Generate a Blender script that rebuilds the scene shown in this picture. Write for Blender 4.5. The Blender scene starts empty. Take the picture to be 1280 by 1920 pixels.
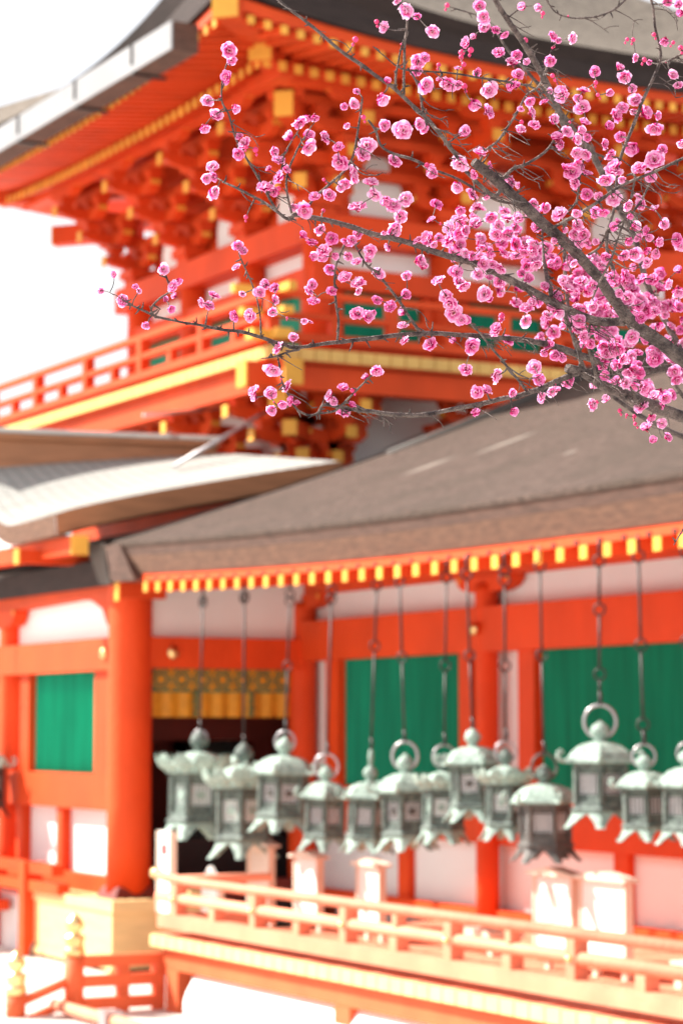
import bpy, math, random
from mathutils import Vector, Matrix, noise
C = bpy.context.scene.collection
S = bpy.context.scene
R = math.radians

# ------------------------------------------------------------------ camera
# origin = the photographer's eye; ground is GZ below it. +X east along the corridor, +Y into the shrine.
GZ = -1.8
FPX = 4533.0
cam_d = bpy.data.cameras.new('camera'); cam = bpy.data.objects.new('camera', cam_d); C.objects.link(cam)
cam_d.sensor_fit = 'VERTICAL'; cam_d.sensor_height = 36; cam_d.sensor_width = 24
cam_d.lens = 85; cam_d.clip_end = 2000; cam_d.clip_start = .05
cam.rotation_euler = (R(90 + 5.106), 0, R(61.74))
cam_d.dof.use_dof = True; cam_d.dof.focus_distance = 3.02; cam_d.dof.aperture_fstop = 8.8
S.camera = cam
CM = cam.rotation_euler.to_matrix()
def at(px, py, d):                       # a point d metres out along the view, for setting out the plum tree
    return CM @ Vector(((px - 640) / FPX * d, (960 - py) / FPX * d, -d))

# ------------------------------------------------------------------ world, sun, exposure
SUN_EL = R(42); SH = Vector((-.72, -.69, 0)).normalized()
SUN = Vector((SH.x * math.cos(SUN_EL), SH.y * math.cos(SUN_EL), math.sin(SUN_EL)))
w = bpy.data.worlds.new('World'); S.world = w; w.use_nodes = True
nt = w.node_tree; bg = nt.nodes['Background']
sky = nt.nodes.new('ShaderNodeTexSky'); sky.sky_type = 'NISHITA'; sky.sun_disc = False
sky.sun_elevation = SUN_EL; sky.sun_rotation = math.atan2(SUN.x, SUN.y); sky.dust_density = 2.5; sky.air_density = 1.0
wn = nt.nodes.new('ShaderNodeTexNoise'); wn.inputs['Scale'].default_value = 1.6; wn.inputs['Detail'].default_value = 5   # thin bright high cloud
wr = nt.nodes.new('ShaderNodeMapRange'); wr.inputs[1].default_value = .3; wr.inputs[2].default_value = .7; wr.inputs[3].default_value = .55; wr.inputs[4].default_value = .9
wt = nt.nodes.new('ShaderNodeTexCoord'); nt.links.new(wt.outputs['Generated'], wn.inputs['Vector']); nt.links.new(wn.outputs['Fac'], wr.inputs[0])
wm = nt.nodes.new('ShaderNodeMix'); wm.data_type = 'RGBA'; wm.inputs[7].default_value = (4.7, 4.6, 4.5, 1)
nt.links.new(wr.outputs[0], wm.inputs[0]); nt.links.new(sky.outputs[0], wm.inputs[6])
nt.links.new(wm.outputs[2], bg.inputs[0]); bg.inputs[1].default_value = .10
sd = bpy.data.lights.new('sun', 'SUN'); so = bpy.data.objects.new('sun', sd); C.objects.link(so)
sd.energy = 5.0; sd.angle = R(.5); sd.color = (1, .94, .85)
so.rotation_euler = SUN.to_track_quat('Z', 'Y').to_euler()
S.view_settings.view_transform = 'Standard'; S.view_settings.look = 'None'
S.view_settings.exposure = 1.40; S.view_settings.gamma = 1; S.view_settings.use_curve_mapping = False
S.cycles.use_denoising = True
S.cycles.max_bounces = 10; S.cycles.diffuse_bounces = 6

# ------------------------------------------------------------------ materials
def mat(name, col, rough=.55, var=.12, scale=3.0, bump=0.0, bscale=40.0, metal=0.0, col2=None, stretch=(1, 1, 1), detail=6, spec=.5):
    m = bpy.data.materials.new(name); m.use_nodes = True
    t = m.node_tree; b = t.nodes['Principled BSDF']
    b.inputs['Roughness'].default_value = rough; b.inputs['Metallic'].default_value = metal
    b.inputs['Specular IOR Level'].default_value = spec
    tc = t.nodes.new('ShaderNodeTexCoord'); mp = t.nodes.new('ShaderNodeMapping'); mp.inputs['Scale'].default_value = stretch
    oi = t.nodes.new('ShaderNodeObjectInfo'); off = t.nodes.new('ShaderNodeMath'); off.operation = 'MULTIPLY'; off.inputs[1].default_value = 37.0
    t.links.new(oi.outputs['Random'], off.inputs[0]); t.links.new(off.outputs[0], mp.inputs['Location'])
    t.links.new(tc.outputs['Object'], mp.inputs[0])
    n = t.nodes.new('ShaderNodeTexNoise'); n.inputs['Scale'].default_value = scale; n.inputs['Detail'].default_value = detail
    t.links.new(mp.outputs[0], n.inputs['Vector'])
    r = t.nodes.new('ShaderNodeValToRGB')
    c2 = col2 or tuple(c * (1 - 2.2 * var) for c in col)
    r.color_ramp.elements[0].position = .3; r.color_ramp.elements[1].position = .68
    r.color_ramp.elements[0].color = (*c2, 1); r.color_ramp.elements[1].color = (*col, 1)
    t.links.new(n.outputs['Fac'], r.inputs[0]); hs = t.nodes.new('ShaderNodeHueSaturation'); vr = t.nodes.new('ShaderNodeMapRange'); vr.inputs[3].default_value = .86; vr.inputs[4].default_value = 1.06
    t.links.new(oi.outputs['Random'], vr.inputs[0]); t.links.new(vr.outputs[0], hs.inputs['Value']); t.links.new(r.outputs[0], hs.inputs['Color'])
    t.links.new(hs.outputs[0], b.inputs['Base Color'])
    if bump:
        n2 = t.nodes.new('ShaderNodeTexNoise'); n2.inputs['Scale'].default_value = bscale; n2.inputs['Detail'].default_value = 4
        t.links.new(mp.outputs[0], n2.inputs['Vector'])
        bp = t.nodes.new('ShaderNodeBump'); bp.inputs['Strength'].default_value = bump; bp.inputs['Distance'].default_value = .02
        t.links.new(n2.outputs['Fac'], bp.inputs['Height']); t.links.new(bp.outputs[0], b.inputs['Normal'])
    return m
M = {}
M['red'] = mat('vermilion', (.75, .075, .013), .6, .10, 2.6, .25, 26, spec=.22, detail=9, stretch=(1, 1, .6))
M['deck'] = mat('vermilion_sunlit', (.84, .30, .18), .65, .10, 4, .2, 30, spec=.25, detail=9)  # vermilion paled to peach: strong sunlight put into the colour
M['deckbeam'] = mat('vermilion_orange', (.80, .15, .055), .65, .10, 4, .2, 30, spec=.25, detail=9)  # more orange copy of the vermilion, for beams, legs and step rails
M['sungold'] = mat('sunlit_ochre_paint', (.90, .54, .16), .55, .08, 6, spec=.3)  # lighter copy of the ochre: sun on the balcony edge is in the colour
M['plankend'] = mat('plank_end_sunlit', (.88, .64, .28), .6, .08, 6)  # ochre paled to cream: sun glare on the plank ends put into the colour
M['gold'] = mat('ochre_paint', (.86, .41, .06), .55, .07, 4, spec=.3)
M['green'] = mat('green_paint', (.003, .34, .19), .6, .16, 2.0, .1, 20, spec=.2, stretch=(7, 7, .5))
M['plaster'] = mat('white_plaster', (.86, .87, .87), .8, .03, 1.5)
M['barktop'] = mat('cypress_bark_roof', (.118, .082, .068), .95, .2, 17, 1.0, 60, col2=(.055, .038, .032), spec=.15, detail=8)
M['barkpale'] = mat('pale_bark_roof', (.22, .185, .155), .95, .2, 12, .8, 60, spec=.15)
M['barkmid'] = mat('brown_bark_edge', (.13, .068, .050), .9, .2, 8, .6, 50, stretch=(1, 1, 4))
M['barkedge'] = mat('cypress_bark_edge', (.23, .118, .072), .9, .2, 9, .9, 60, col2=(.12, .06, .04), stretch=(1, 1, 5))
M['barkshade'] = mat('cypress_bark_shaded', (.040, .024, .022), .9, .2, 5, .5, 40, stretch=(1, 1, 4))  # near-black copy of the edge bark: eave shade put into the colour
M['greyroof'] = mat('sunlit_grey_bark', (.36, .357, .335), .85, .10, 2.5, .35, 18, stretch=(5, .6, 1))  # cypress bark paled to grey: grazing sun sheen put into the colour
M['ribgrey'] = mat('grey_batten', (.24, .24, .225), .85, .1, 3)
M['woodbrown'] = mat('brown_board', (.40, .17, .08), .6, .14, 4, .1, 20, stretch=(.6, .6, 6))
M['wooddark'] = mat('dark_board', (.07, .055, .046), .7, .15, 4)
M['metalwhite'] = mat('pale_metal', (.30, .30, .315), .5, .08, 1.5)
M['iron'] = mat('dark_iron', (.055, .05, .05), .5, .2, 12, metal=.6)
M['patina'] = mat('copper_patina', (.40, .53, .465), .65, .16, 18, .5, 60, col2=(.17, .235, .20), detail=9)
M['patinadark'] = mat('dark_shaded_patina', (.17, .225, .195), .65, .16, 18, .5, 60, col2=(.05, .065, .06), detail=9)  # darker patina copy; shade on the lantern bodies is put into the colour
M['bronze'] = mat('dark_bronze', (.115, .105, .095), .55, .2, 14, .3, 50, col2=(.05, .045, .042))
M['paper'] = mat('lantern_paper', (.80, .79, .80), .8, .04, 5)
M['box'] = mat('pale_cypress_wood', (.80, .52, .24), .6, .09, 3, .1, 20, stretch=(1, 1, 6))
M['signwood'] = mat('sign_board_wood', (.78, .62, .50), .6, .06, 4)
M['signpaper'] = mat('sign_paper', (.86, .82, .79), .7, .03, 4)
M['ink'] = mat('ink', (.10, .085, .08), .7, .05)
M['redink'] = mat('red_ink', (.62, .03, .04), .7, .05)
M['brass'] = mat('gilded_brass', (1.0, .74, .34), .33, .05, 6, metal=1)
M['brocade'] = mat('gold_brocade', (.66, .31, .015), .6, .12, 20)
M['brocadegreen'] = mat('green_brocade', (.03, .17, .09), .6, .2, 20)
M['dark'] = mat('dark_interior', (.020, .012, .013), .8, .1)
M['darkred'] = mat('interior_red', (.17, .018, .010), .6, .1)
M['stone'] = mat('pale_gravel', (.70, .67, .62), .9, .14, 22, .8, 60, detail=9)
M['steel'] = mat('grey_steel', (.42, .40, .42), .35, .05, metal=.7)
M['bark'] = mat('plum_bark', (.29, .225, .205), .75, .25, 75, 1.0, 260, col2=(.05, .034, .038), spec=.3)

def spots_on_roof(m):                     # two pale worn streaks on the bark
    t = m.node_tree; b = t.nodes['Principled BSDF']; lk = b.inputs['Base Color'].links[0].from_socket
    geo = t.nodes.new('ShaderNodeNewGeometry'); prev = lk
    for (x, y, sx, sy) in ((-14.55, 9.15, .10, .30), (-14.9, 8.72, .09, .26), (-12.6, 8.4, .05, .06)):
        sub = t.nodes.new('ShaderNodeVectorMath'); sub.operation = 'SUBTRACT'; sub.inputs[1].default_value = (x, y, 0)
        t.links.new(geo.outputs['Position'], sub.inputs[0])
        sc = t.nodes.new('ShaderNodeVectorMath'); sc.operation = 'MULTIPLY'; sc.inputs[1].default_value = (1 / sx, 1 / sy, 0)
        t.links.new(sub.outputs[0], sc.inputs[0])
        ln = t.nodes.new('ShaderNodeVectorMath'); ln.operation = 'LENGTH'; t.links.new(sc.outputs[0], ln.inputs[0])
        mr = t.nodes.new('ShaderNodeMapRange'); mr.inputs[1].default_value = 1.0; mr.inputs[2].default_value = .4
        t.links.new(ln.outputs['Value'], mr.inputs[0])
        mx = t.nodes.new('ShaderNodeMix'); mx.data_type = 'RGBA'; mx.inputs[7].default_value = (.27, .23, .20, 1)
        t.links.new(mr.outputs[0], mx.inputs[0]); t.links.new(prev, mx.inputs[6]); prev = mx.outputs[2]
    ln = t.nodes.new('ShaderNodeTexNoise'); ln.inputs['Scale'].default_value = 1.3; ln.inputs['Detail'].default_value = 5   # broad weathering
    t.links.new(geo.outputs['Position'], ln.inputs['Vector'])
    mr = t.nodes.new('ShaderNodeMapRange'); mr.inputs[1].default_value = .40; mr.inputs[2].default_value = .66; mr.inputs[4].default_value = .45
    t.links.new(ln.outputs['Fac'], mr.inputs[0])
    mx = t.nodes.new('ShaderNodeMix'); mx.data_type = 'RGBA'; mx.inputs[7].default_value = (.060, .046, .036, 1)
    t.links.new(mr.outputs[0], mx.inputs[0]); t.links.new(prev, mx.inputs[6]); prev = mx.outputs[2]
    t.links.new(prev, b.inputs['Base Color'])
spots_on_roof(M['barktop'])

def petal_mat():
    m = bpy.data.materials.new('plum_petal'); m.use_nodes = True; t = m.node_tree; b = t.nodes['Principled BSDF']
    a = t.nodes.new('ShaderNodeAttribute'); a.attribute_name = 'pr'
    r = t.nodes.new('ShaderNodeValToRGB'); e = r.color_ramp.elements
    e[0].position = 0; e[0].color = (.50, .008, .13, 1); e[1].position = 1; e[1].color = (.96, .76, .90, 1)
    for p, c in ((.24, (.72, .04, .29, 1)), (.50, (.86, .23, .55, 1)), (.76, (.93, .50, .76, 1))):
        q = e.new(p); q.color = c
    oi = t.nodes.new('ShaderNodeObjectInfo'); ma = t.nodes.new('ShaderNodeMath'); ma.operation = 'MULTIPLY_ADD'; ma.inputs[1].default_value = -.22
    t.links.new(oi.outputs['Random'], ma.inputs[0]); t.links.new(a.outputs['Fac'], ma.inputs[2]); t.links.new(ma.outputs[0], r.inputs[0])
    t.links.new(r.outputs[0], b.inputs['Base Color']); b.inputs['Roughness'].default_value = .6
    b.inputs['Specular IOR Level'].default_value = .2
    tr = t.nodes.new('ShaderNodeBsdfTranslucent'); t.links.new(r.outputs[0], tr.inputs[0])
    ms = t.nodes.new('ShaderNodeMixShader'); ms.inputs[0].default_value = .48
    t.links.new(b.outputs[0], ms.inputs[1]); t.links.new(tr.outputs[0], ms.inputs[2])
    t.links.new(ms.outputs[0], t.nodes['Material Output'].inputs[0])
    return m
M['petal'] = petal_mat()
M['calyx'] = mat('calyx_red', (.30, .02, .05), .6, .1, 100)
M['bud'] = mat('bud_magenta', (.70, .03, .17), .55, .12, 120)
M['stamen'] = mat('stamen_yellow', (.85, .55, .25), .6, .1, 100)

# ------------------------------------------------------------------ mesh builder
class MB:
    def __init__(s): s.v = []; s.f = []; s.m = []; s.a = None
    def quad(s, *ids, m=0): s.f.append(tuple(ids)); s.m.append(m)
    def hexa(s, p, m=0):
        b = len(s.v); s.v += [tuple(q) for q in p]
        for f in ((3, 2, 1, 0), (4, 5, 6, 7), (0, 1, 5, 4), (1, 2, 6, 5), (2, 3, 7, 6), (3, 0, 4, 7)):
            s.quad(*[b + i for i in f], m=m)
    def box(s, x0, x1, y0, y1, z0, z1, m=0):
        s.hexa([(x0, y0, z0), (x1, y0, z0), (x1, y1, z0), (x0, y1, z0), (x0, y0, z1), (x1, y0, z1), (x1, y1, z1), (x0, y1, z1)], m)
        return s
    def prism(s, prof, fn, a0, a1, m=0):          # 2-D outline prof, fn(u, v, a) -> point, extruded a0..a1
        b = len(s.v); n = len(prof)
        for a in (a0, a1):
            for u, v in prof: s.v.append(tuple(fn(u, v, a)))
        s.quad(*[b + i for i in range(n - 1, -1, -1)], m=m); s.quad(*[b + n + i for i in range(n)], m=m)
        for i in range(n): s.quad(b + i, b + (i + 1) % n, b + n + (i + 1) % n, b + n + i, m=m)
        return s
    def tube(s, pts, rad, n=8, m=0, caps=True):
        pts = [Vector(p) for p in pts]; k = len(pts)
        if not hasattr(rad, '__len__'): rad = [rad] * k
        b = len(s.v); ref = None
        for i, p in enumerate(pts):
            t = (pts[min(i + 1, k - 1)] - pts[max(i - 1, 0)])
            t = t.normalized() if t.length > 1e-9 else Vector((0, 0, 1))
            if ref is None: ref = t.orthogonal().normalized()
            ref = (ref - t * ref.dot(t)); ref = ref.normalized() if ref.length > 1e-6 else t.orthogonal().normalized()
            bn = t.cross(ref)
            for j in range(n):
                c, q = math.cos(2 * math.pi * j / n), math.sin(2 * math.pi * j / n)
                s.v.append(tuple(p + (ref * c + bn * q) * rad[i]))
        for i in range(k - 1):
            for j in range(n):
                j2 = (j + 1) % n
                s.quad(b + i * n + j, b + i * n + j2, b + (i + 1) * n + j2, b + (i + 1) * n + j, m=m)
        if caps:
            s.quad(*[b + j for j in range(n - 1, -1, -1)], m=m); s.quad(*[b + (k - 1) * n + j for j in range(n)], m=m)
        return s
    def lathe(s, prof, c=(0, 0, 0), n=12, m=0, rot=0.0):
        b = len(s.v); k = len(prof)
        for r, z in prof:
            for j in range(n):
                a = rot + 2 * math.pi * j / n
                s.v.append((c[0] + r * math.cos(a), c[1] + r * math.sin(a), c[2] + z))
        for i in range(k - 1):
            for j in range(n):
                j2 = (j + 1) % n
                s.quad(b + i * n + j, b + i * n + j2, b + (i + 1) * n + j2, b + (i + 1) * n + j, m=m)
        s.quad(*[b + j for j in range(n - 1, -1, -1)], m=m); s.quad(*[b + (k - 1) * n + j for j in range(n)], m=m)
        return s
    def grid(s, rows, m=0):
        b = len(s.v); n = len(rows[0])
        for r in rows: s.v += [tuple(p) for p in r]
        for i in range(len(rows) - 1):
            for j in range(n - 1):
                s.quad(b + i * n + j, b + i * n + j + 1, b + (i + 1) * n + j + 1, b + (i + 1) * n + j, m=m)
        return s
    def mesh(s, name, mats, smooth=False):
        me = bpy.data.meshes.new(name); me.from_pydata(s.v, [], s.f)
        for q in mats: me.materials.append(M[q])
        me.polygons.foreach_set('material_index', s.m)
        if smooth: me.polygons.foreach_set('use_smooth', [True] * len(s.f))
        if s.a is not None:
            at_ = me.attributes.new('pr', 'FLOAT', 'POINT'); at_.data.foreach_set('value', s.a)
        me.update(); return me
    def build(s, name, mats, parent=None, smooth=False):
        if isinstance(mats, str): mats = [mats]
        o = bpy.data.objects.new(name, s.mesh(name, mats, smooth)); C.objects.link(o)
        if parent: o.parent = parent
        return o
def link(name, me, parent=None, loc=(0, 0, 0)):
    o = bpy.data.objects.new(name, me); C.objects.link(o); o.location = loc
    if parent: o.parent = parent
    return o
def tag(o, label, cat, group=None):
    o['label'] = label; o['category'] = cat
    if group: o['group'] = group
    return o
def thing(name, label, cat, group=None, loc=(0, 0, 0)):
    o = bpy.data.objects.new(name, None); C.objects.link(o); o.location = loc; o.empty_display_size = .2
    return tag(o, label, cat, group)
def B(*a): return MB().box(*a)
def smooth_between(a, b, x):
    t = max(0, min(1, (x - a) / (b - a))); return t * t * (3 - 2 * t)

# ------------------------------------------------------------------ ground
g = MB(); g.grid([[(-400, y, GZ), (400, y, GZ)] for y in (-400, 400)]); o = g.build('ground', 'stone'); o['kind'] = 'structure'

# ------------------------------------------------------------------ corridor with hanging-lantern eave
YE, YW, XD = 7.2, 8.95, -17.2              # eave line, wall line, doorway line
XR = -7.6
def lift(x): return .135 * max(0, min(1, (-11 - x) / 6.0)) ** 2
cor = thing('corridor', 'long vermilion corridor with thick brown bark roof, white walls and green lattice windows', 'corridor')
XV = -16.95
def roof_z(y): d = y - YE; return 1.285 + .335 * d + .013 * d * d
top = MB(); rows = []
for i in range(25):
    x = XV + (XR - XV) * i / 24
    rows.append([(x, YE - .03 + 4.75 * j / 16, roof_z(YE + 4.75 * j / 16) + lift(x) * (1 - j / 16)) for j in range(17)])
top.grid(rows)
rows = [[(x, YE + 4.72 + 4.6 * j / 4, roof_z(YE + 4.75) - .4 * 4.6 * j / 4) for j in range(5)] for x in (XV, XR)]
top.grid(rows); top.build('roof', 'barktop', cor, True)
lip = MB(); lip2 = MB(); edge = MB(); rows = []; rl = []; up = []
for i in range(41):
    x = XV + (XR - XV) * i / 40; q = lift(x)
    wv = .006 * noise.noise(Vector((x * 3, 0, 0)))
    up.append([(x, YE - .03 + wv, 1.285 + q), (x, YE - .075 + wv, 1.262 + q), (x, YE - .06 + wv, 1.235 + q)])
    rl.append([(x, YE - .055 + wv, 1.238 + q), (x, YE - .03, 1.165 + q)])
    rows.append([(x, YE - .035, 1.168 + q), (x, YE + .03 + wv, 1.035 + q), (x, YE + .30, 1.035 + q)])
lip.grid(up); lip.build('roof_lip', 'barktop', cor, True)
lip2.grid(rl); lip2.build('roof_edge_upper', 'barkmid', cor)
edge.grid(rows); edge.build('roof_edge_lower', 'barkedge', cor)
# verge end of the roof
ve = MB(); prof = []
n = 14
rowA = [(XV - .02, YE - .06 + 4.78 * j / n, roof_z(YE + 4.75 * j / n) + lift(XV) * (1 - j / n) + .01) for j in range(n + 1)]
rowB = [(p[0], p[1] + .08, p[2] - .27) for p in rowA]
ve.grid([rowA, rowB]); rowC = [(p[0] - .14, p[1], p[2] - .02) for p in rowA]; ve.grid([rowC, rowA])
rowD = [(p[0] - .14, p[1], p[2]) for p in rowB]; ve.grid([rowC, rowD])
ve.quad  # verge board end
ve.hexa([(XV - .34, YE - .02, 1.10), (XV + .0, YE - .085, 1.085), (XV + .0, YE + .25, 1.085), (XV - .34, YE + .25, 1.10),
         (XV - .66, YE - .02, 1.45), (XV - .10, YE - .09, 1.40), (XV - .10, YE + .25, 1.44), (XV - .66, YE + .25, 1.46)])
ve.build('verge_board', 'wooddark', cor)
vt = MB(); vt.hexa([(XV + .003, YE - .07, 1.10), (XV + .36, YE - .03, 1.10), (XV + .36, YE + .2, 1.10), (XV + .003, YE + .2, 1.10),
         (XV - .095, YE - .085, 1.385), (XV + .20, YE - .085, 1.375), (XV + .20, YE + .2, 1.39), (XV - .095, YE + .2, 1.40)]); vt.build('verge_trim', 'barkmid', cor)
vb = MB(); vb.tube([(XV + .10, y, roof_z(y) + .05) for y in (9.5, 10.2, 11, 11.9)], .055, 10); vb.build('verge_bar', 'wooddark', cor, True)
vf = MB(); vf.grid([[(XV - .16, y, roof_z(y) + .10), (XV + .06, y, roof_z(y) + .13)] for y in (9.5, 10.2, 11, 11.9)])
vf.build('verge_flashing', 'metalwhite', cor)
# eave board and soffit
eb = MB(); sf = MB(); r1 = []; r2 = []
for i in range(41):
    x = XV + .25 + (XR - XV - .25) * i / 40; q = lift(x)
    r1.append([(x, YE + .04, 1.033 + q), (x, YE + .035, .975 + q), (x, YE + .14, .975 + q)])
    r2.append([(x, YE + .10, .972 + q), (x, YW + .3, 1.31 + q * .5)])
eb.grid(r1); eb.build('eave_board', 'red', cor); sf.grid(r2); sf.build('soffit', 'red', cor)
# rafters
rm = MB(); rm.hexa([(-.036, 0, -.075), (.036, 0, -.075), (.036, 1.9, .20), (-.036, 1.9, .20), (-.036, 0, 0), (.036, 0, 0), (.036, 1.9, .30), (-.036, 1.9, .30)])
rme = rm.mesh('rafter', ['red'])
cm_ = B(-.035, .035, -.006, .004, -.074, -.001).mesh('end_cap', ['gold'])
nm = MB(); nm.box(-.018, .018, -.004, .06, 0, .022); nme = nm.mesh('notch', ['dark'])
x = -16.45
while x < XR:
    q = lift(x)
    r_ = link('rafter', rme, cor, (x, YE, .968 + q)); link('end_cap', cme := cm_, r_, (0, 0, 0))
    link('notch', nme, r_, (.10, .034, .012))
    x += .222
cb = B(XV - .0, XV + .085, YE - .03, YE + .35, .90 + .08, 1.075 + .085).build('corner_rafter', 'red', cor)
B(XV - .001, XV + .07, YE - .04, YE - .028, .93 + .03, 1.075 + .085).build('end_cap', 'gold', cb)
# purlin, wall, pillars
B(XD + .0, XR, YW - .07, YW + .07, 1.06, 1.22).build('purlin', 'red', cor)
def bracket(x, y, parent, w_=.36, d=.06, z0=.95, z1=1.06, along='x', name='bracket_arm'):
    pr = [(-w_, z1), (-w_, z1 - .035), (-w_ * .85, z0 + .03), (-w_ * .55, z0), (w_ * .55, z0), (w_ * .85, z0 + .03), (w_, z1 - .035), (w_, z1)]
    m = MB()
    if along == 'x': m.prism(pr, lambda u, v, a: (x + u, y + a, v), -d, d)
    else: m.prism(pr, lambda u, v, a: (x + a, y + u, v), -d, d)
    o = m.build(name, 'red', parent)
    for s_ in (-1, 1):
        e = MB()
        if along == 'x': e.box(x + s_ * (w_ - .035) - .012, x + s_ * (w_ - .035) + .012, y - d - .004, y + d + .004, z1 - .04, z1 - .002)
        else: e.box(x - d - .004, x + d + .004, y + s_ * (w_ - .035) - .012, y + s_ * (w_ - .035) + .012, z1 - .04, z1 - .002)
        e.build('end_cap', 'gold', o)
    return o
def pillar(x, y, r, z0, z1, parent):
    m = MB(); m.lathe([(r * 1.02, z0), (r, z0 + .3), (r, z1 - .06), (r * .96, z1)], (x, y, 0), 20)
    return m.build('pillar', 'red', parent, True)
PX = (-17.2, -14.4, -11.6, -8.8)
FZ = -1.32
for i, px in enumerate(PX):
    r = .112 if i == 0 else .082
    pillar(px, YW - .06, r, FZ, 1.0, cor); bracket(px, YW - .03, cor)
    k = MB(); k.lathe([(.001, 0), (.05, .012), (.045, .03), (.001, .036)], (0, 0, 0), 12)
    kk = k.build('nail_cover', 'brass', cor, True); kk.location = (px + (.0 if i else -.06), YW - .15, .69); kk.rotation_euler = (R(90), 0, 0)
B(XD - .32, XR, YW - .13, YW + .05, .53, .84).build('head_beam', 'red', cor)
B(XD, XR, YW + .04, YW + .10, .84, 1.3).build('upper_wall', 'plaster', cor)
B(XD, XR, YW - .02, YW + .12, -.80, -.44).build('waist_beam', 'red', cor)
B(XD, XR, YW + .06, YW + .12, FZ, .55).build('lower_wall', 'plaster', cor)
B(XD, XR, YW - .06, YW + .05, FZ - .02, FZ + .07).build('sill_beam', 'red', cor)
for i in range(3):
    a, b = PX[i], PX[i + 1]; l, r = a + .60, b - .38; 
    win = B(l - .20, l, YW - .06, YW + .06, -.44, .53).build('window_jamb', 'red', cor)
    B(r, r + .16, YW - .06, YW + .06, -.44, .53).build('window_jamb', 'red', cor)
    lat = MB(); nx = int((r - l) / .055)
    for j in range(nx):
        xx = l + (r - l) * (j + .5) / nx
        lat.hexa([(xx - .019, YW + .02, -.44), (xx, YW - .005, -.44), (xx + .019, YW + .02, -.44), (xx, YW + .04, -.44),
                  (xx - .019, YW + .02, .53), (xx, YW - .005, .53), (xx + .019, YW + .02, .53), (xx, YW + .04, .53)])
    lat.box(l, r, YW + .035, YW + .05, -.44, .53)
    lat.build('window_lattice', 'green', win)
    B((l + r) / 2 - .075, (l + r) / 2 + .075, YW + .0, YW + .058, FZ + .07, -.80).build('stud', 'red', cor)
# solid back of the corridor so no light leaks in
B(XD, XR, 12.0, 12.1, GZ, 2.75).build('back_wall', 'plaster', cor)

# ------------------------------------------------------------------ side hall: big pillar, doorway, left wall
YL = 7.4
hall = thing('side_hall', 'vermilion hall left of the corridor with thick round pillar and dark doorway', 'shrine hall')
m = MB(); m.lathe([(.172, FZ), (.17, -.6), (.168, 1.1), (.165, 1.2)], (XD, YL, 0), 28); m.build('pillar', 'red', hall, True)
pb = MB(); pb.lathe([(.27, FZ - .1), (.27, FZ + .02), (.22, FZ + .10), (.19, FZ + .12)], (XD, YL, 0), 4, rot=R(45)); pb.build('pillar_base', 'darkred', hall)
pillar(-19.76, YL, .11, FZ, .97, hall); bracket(-19.76, YL - .06, hall, .36, .06, .86, 1.0)
B(-22.5, XD + .02, YL - .11, YL + .08, .45, .70).build('head_beam', 'red', hall)
B(XD - .10, XD + .12, YL + .1, YW - .1, .46, .70).build('door_beam', 'red', hall)
kb = MB(); kb.prism([(-22.5, 1.2), (-22.5, .97), (-20.0, .99), (-19.4, 1.0), (-18.0, 1.03), (-17.75, 1.0), (-17.55, .93), (-17.45, .80), (XD, .78), (XD, 1.2)],
                    lambda u, v, a: (u, a, v), YL - .09, YL + .05); kb.build('rainbow_beam', 'red', hall)
B(-22.5, XD, YL + .02, YL + .09, .70, 1.3).build('upper_wall', 'plaster', hall)
B(XD - .05, XD + .05, YL + .1, YW, .70, 1.25).build('door_upper_wall', 'plaster', hall)
B(-22.5, XD, YL + .05, YL + .12, FZ, .45).build('lower_wall', 'plaster', hall)
B(-22.5, XD - .1, YL - .06, YL + .08, -.64, -.36).build('waist_beam', 'red', hall)
B(-22.5, XD - .1, YL - .06, YL + .08, FZ, FZ + .17).build('sill_beam', 'red', hall)
for (l, r) in ((-19.2, -17.76), (-21.9, -20.02)):
    win = B(l - .2, l, YL - .06, YL + .06, -.36, .45).build('window_jamb', 'red', hall)
    B(r, r + .4 if r > -19 else r + .14, YL - .06, YL + .06, -.36, .45).build('window_jamb', 'red', hall)
    lat = MB(); nx = int((r - l) / .055)
    for j in range(nx):
        xx = l + (r - l) * (j + .5) / nx
        lat.hexa([(xx - .019, YL + .02, -.36), (xx, YL - .005, -.36), (xx + .019, YL + .02, -.36), (xx, YL + .04, -.36),
                  (xx - .019, YL + .02, .45), (xx, YL - .005, .45), (xx + .019, YL + .02, .45), (xx, YL + .04, .45)])
    lat.box(l, r, YL + .03, YL + .045, -.36, .45); lat.build('window_lattice', 'green', win)
B(-18.62, -18.5, YL - .03, YL + .06, FZ, -.64).build('stud', 'red', hall)
B(-19.55, -19.40, YL - .03, YL + .06, FZ, -.64).build('stud', 'red', hall)
for (px_, py_) in ((-17.42, YL - .115), (-19.9, YL - .115)):
    k = MB(); k.lathe([(.001, 0), (.05, .012), (.045, .03), (.001, .036)], (0, 0, 0), 12)
    kk = k.build('nail_cover', 'brass', hall, True); kk.location = (px_, py_, .58); kk.rotation_euler = (R(90), 0, 0)
k = MB(); k.lathe([(.001, 0), (.05, .012), (.045, .03), (.001, .036)], (0, 0, 0), 12)
kk = k.build('nail_cover', 'brass', hall, True); kk.location = (XD + .125, YL + .30, .58); kk.rotation_euler = (0, R(90), 0)
# lower eave of the hall with the porch's shadow painted into its edge colour
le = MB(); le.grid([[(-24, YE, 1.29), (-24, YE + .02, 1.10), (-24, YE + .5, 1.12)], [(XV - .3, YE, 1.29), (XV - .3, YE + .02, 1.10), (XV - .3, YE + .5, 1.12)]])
le.build('roof_edge', 'barkshade', hall)
lr = MB(); lr.grid([[(x, YE + d, 1.29 + .30 * d) for d in (0, 1, 2, 3, 4)] for x in (-24, XV - .3)]); lr.build('roof', 'barktop', hall)
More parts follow.
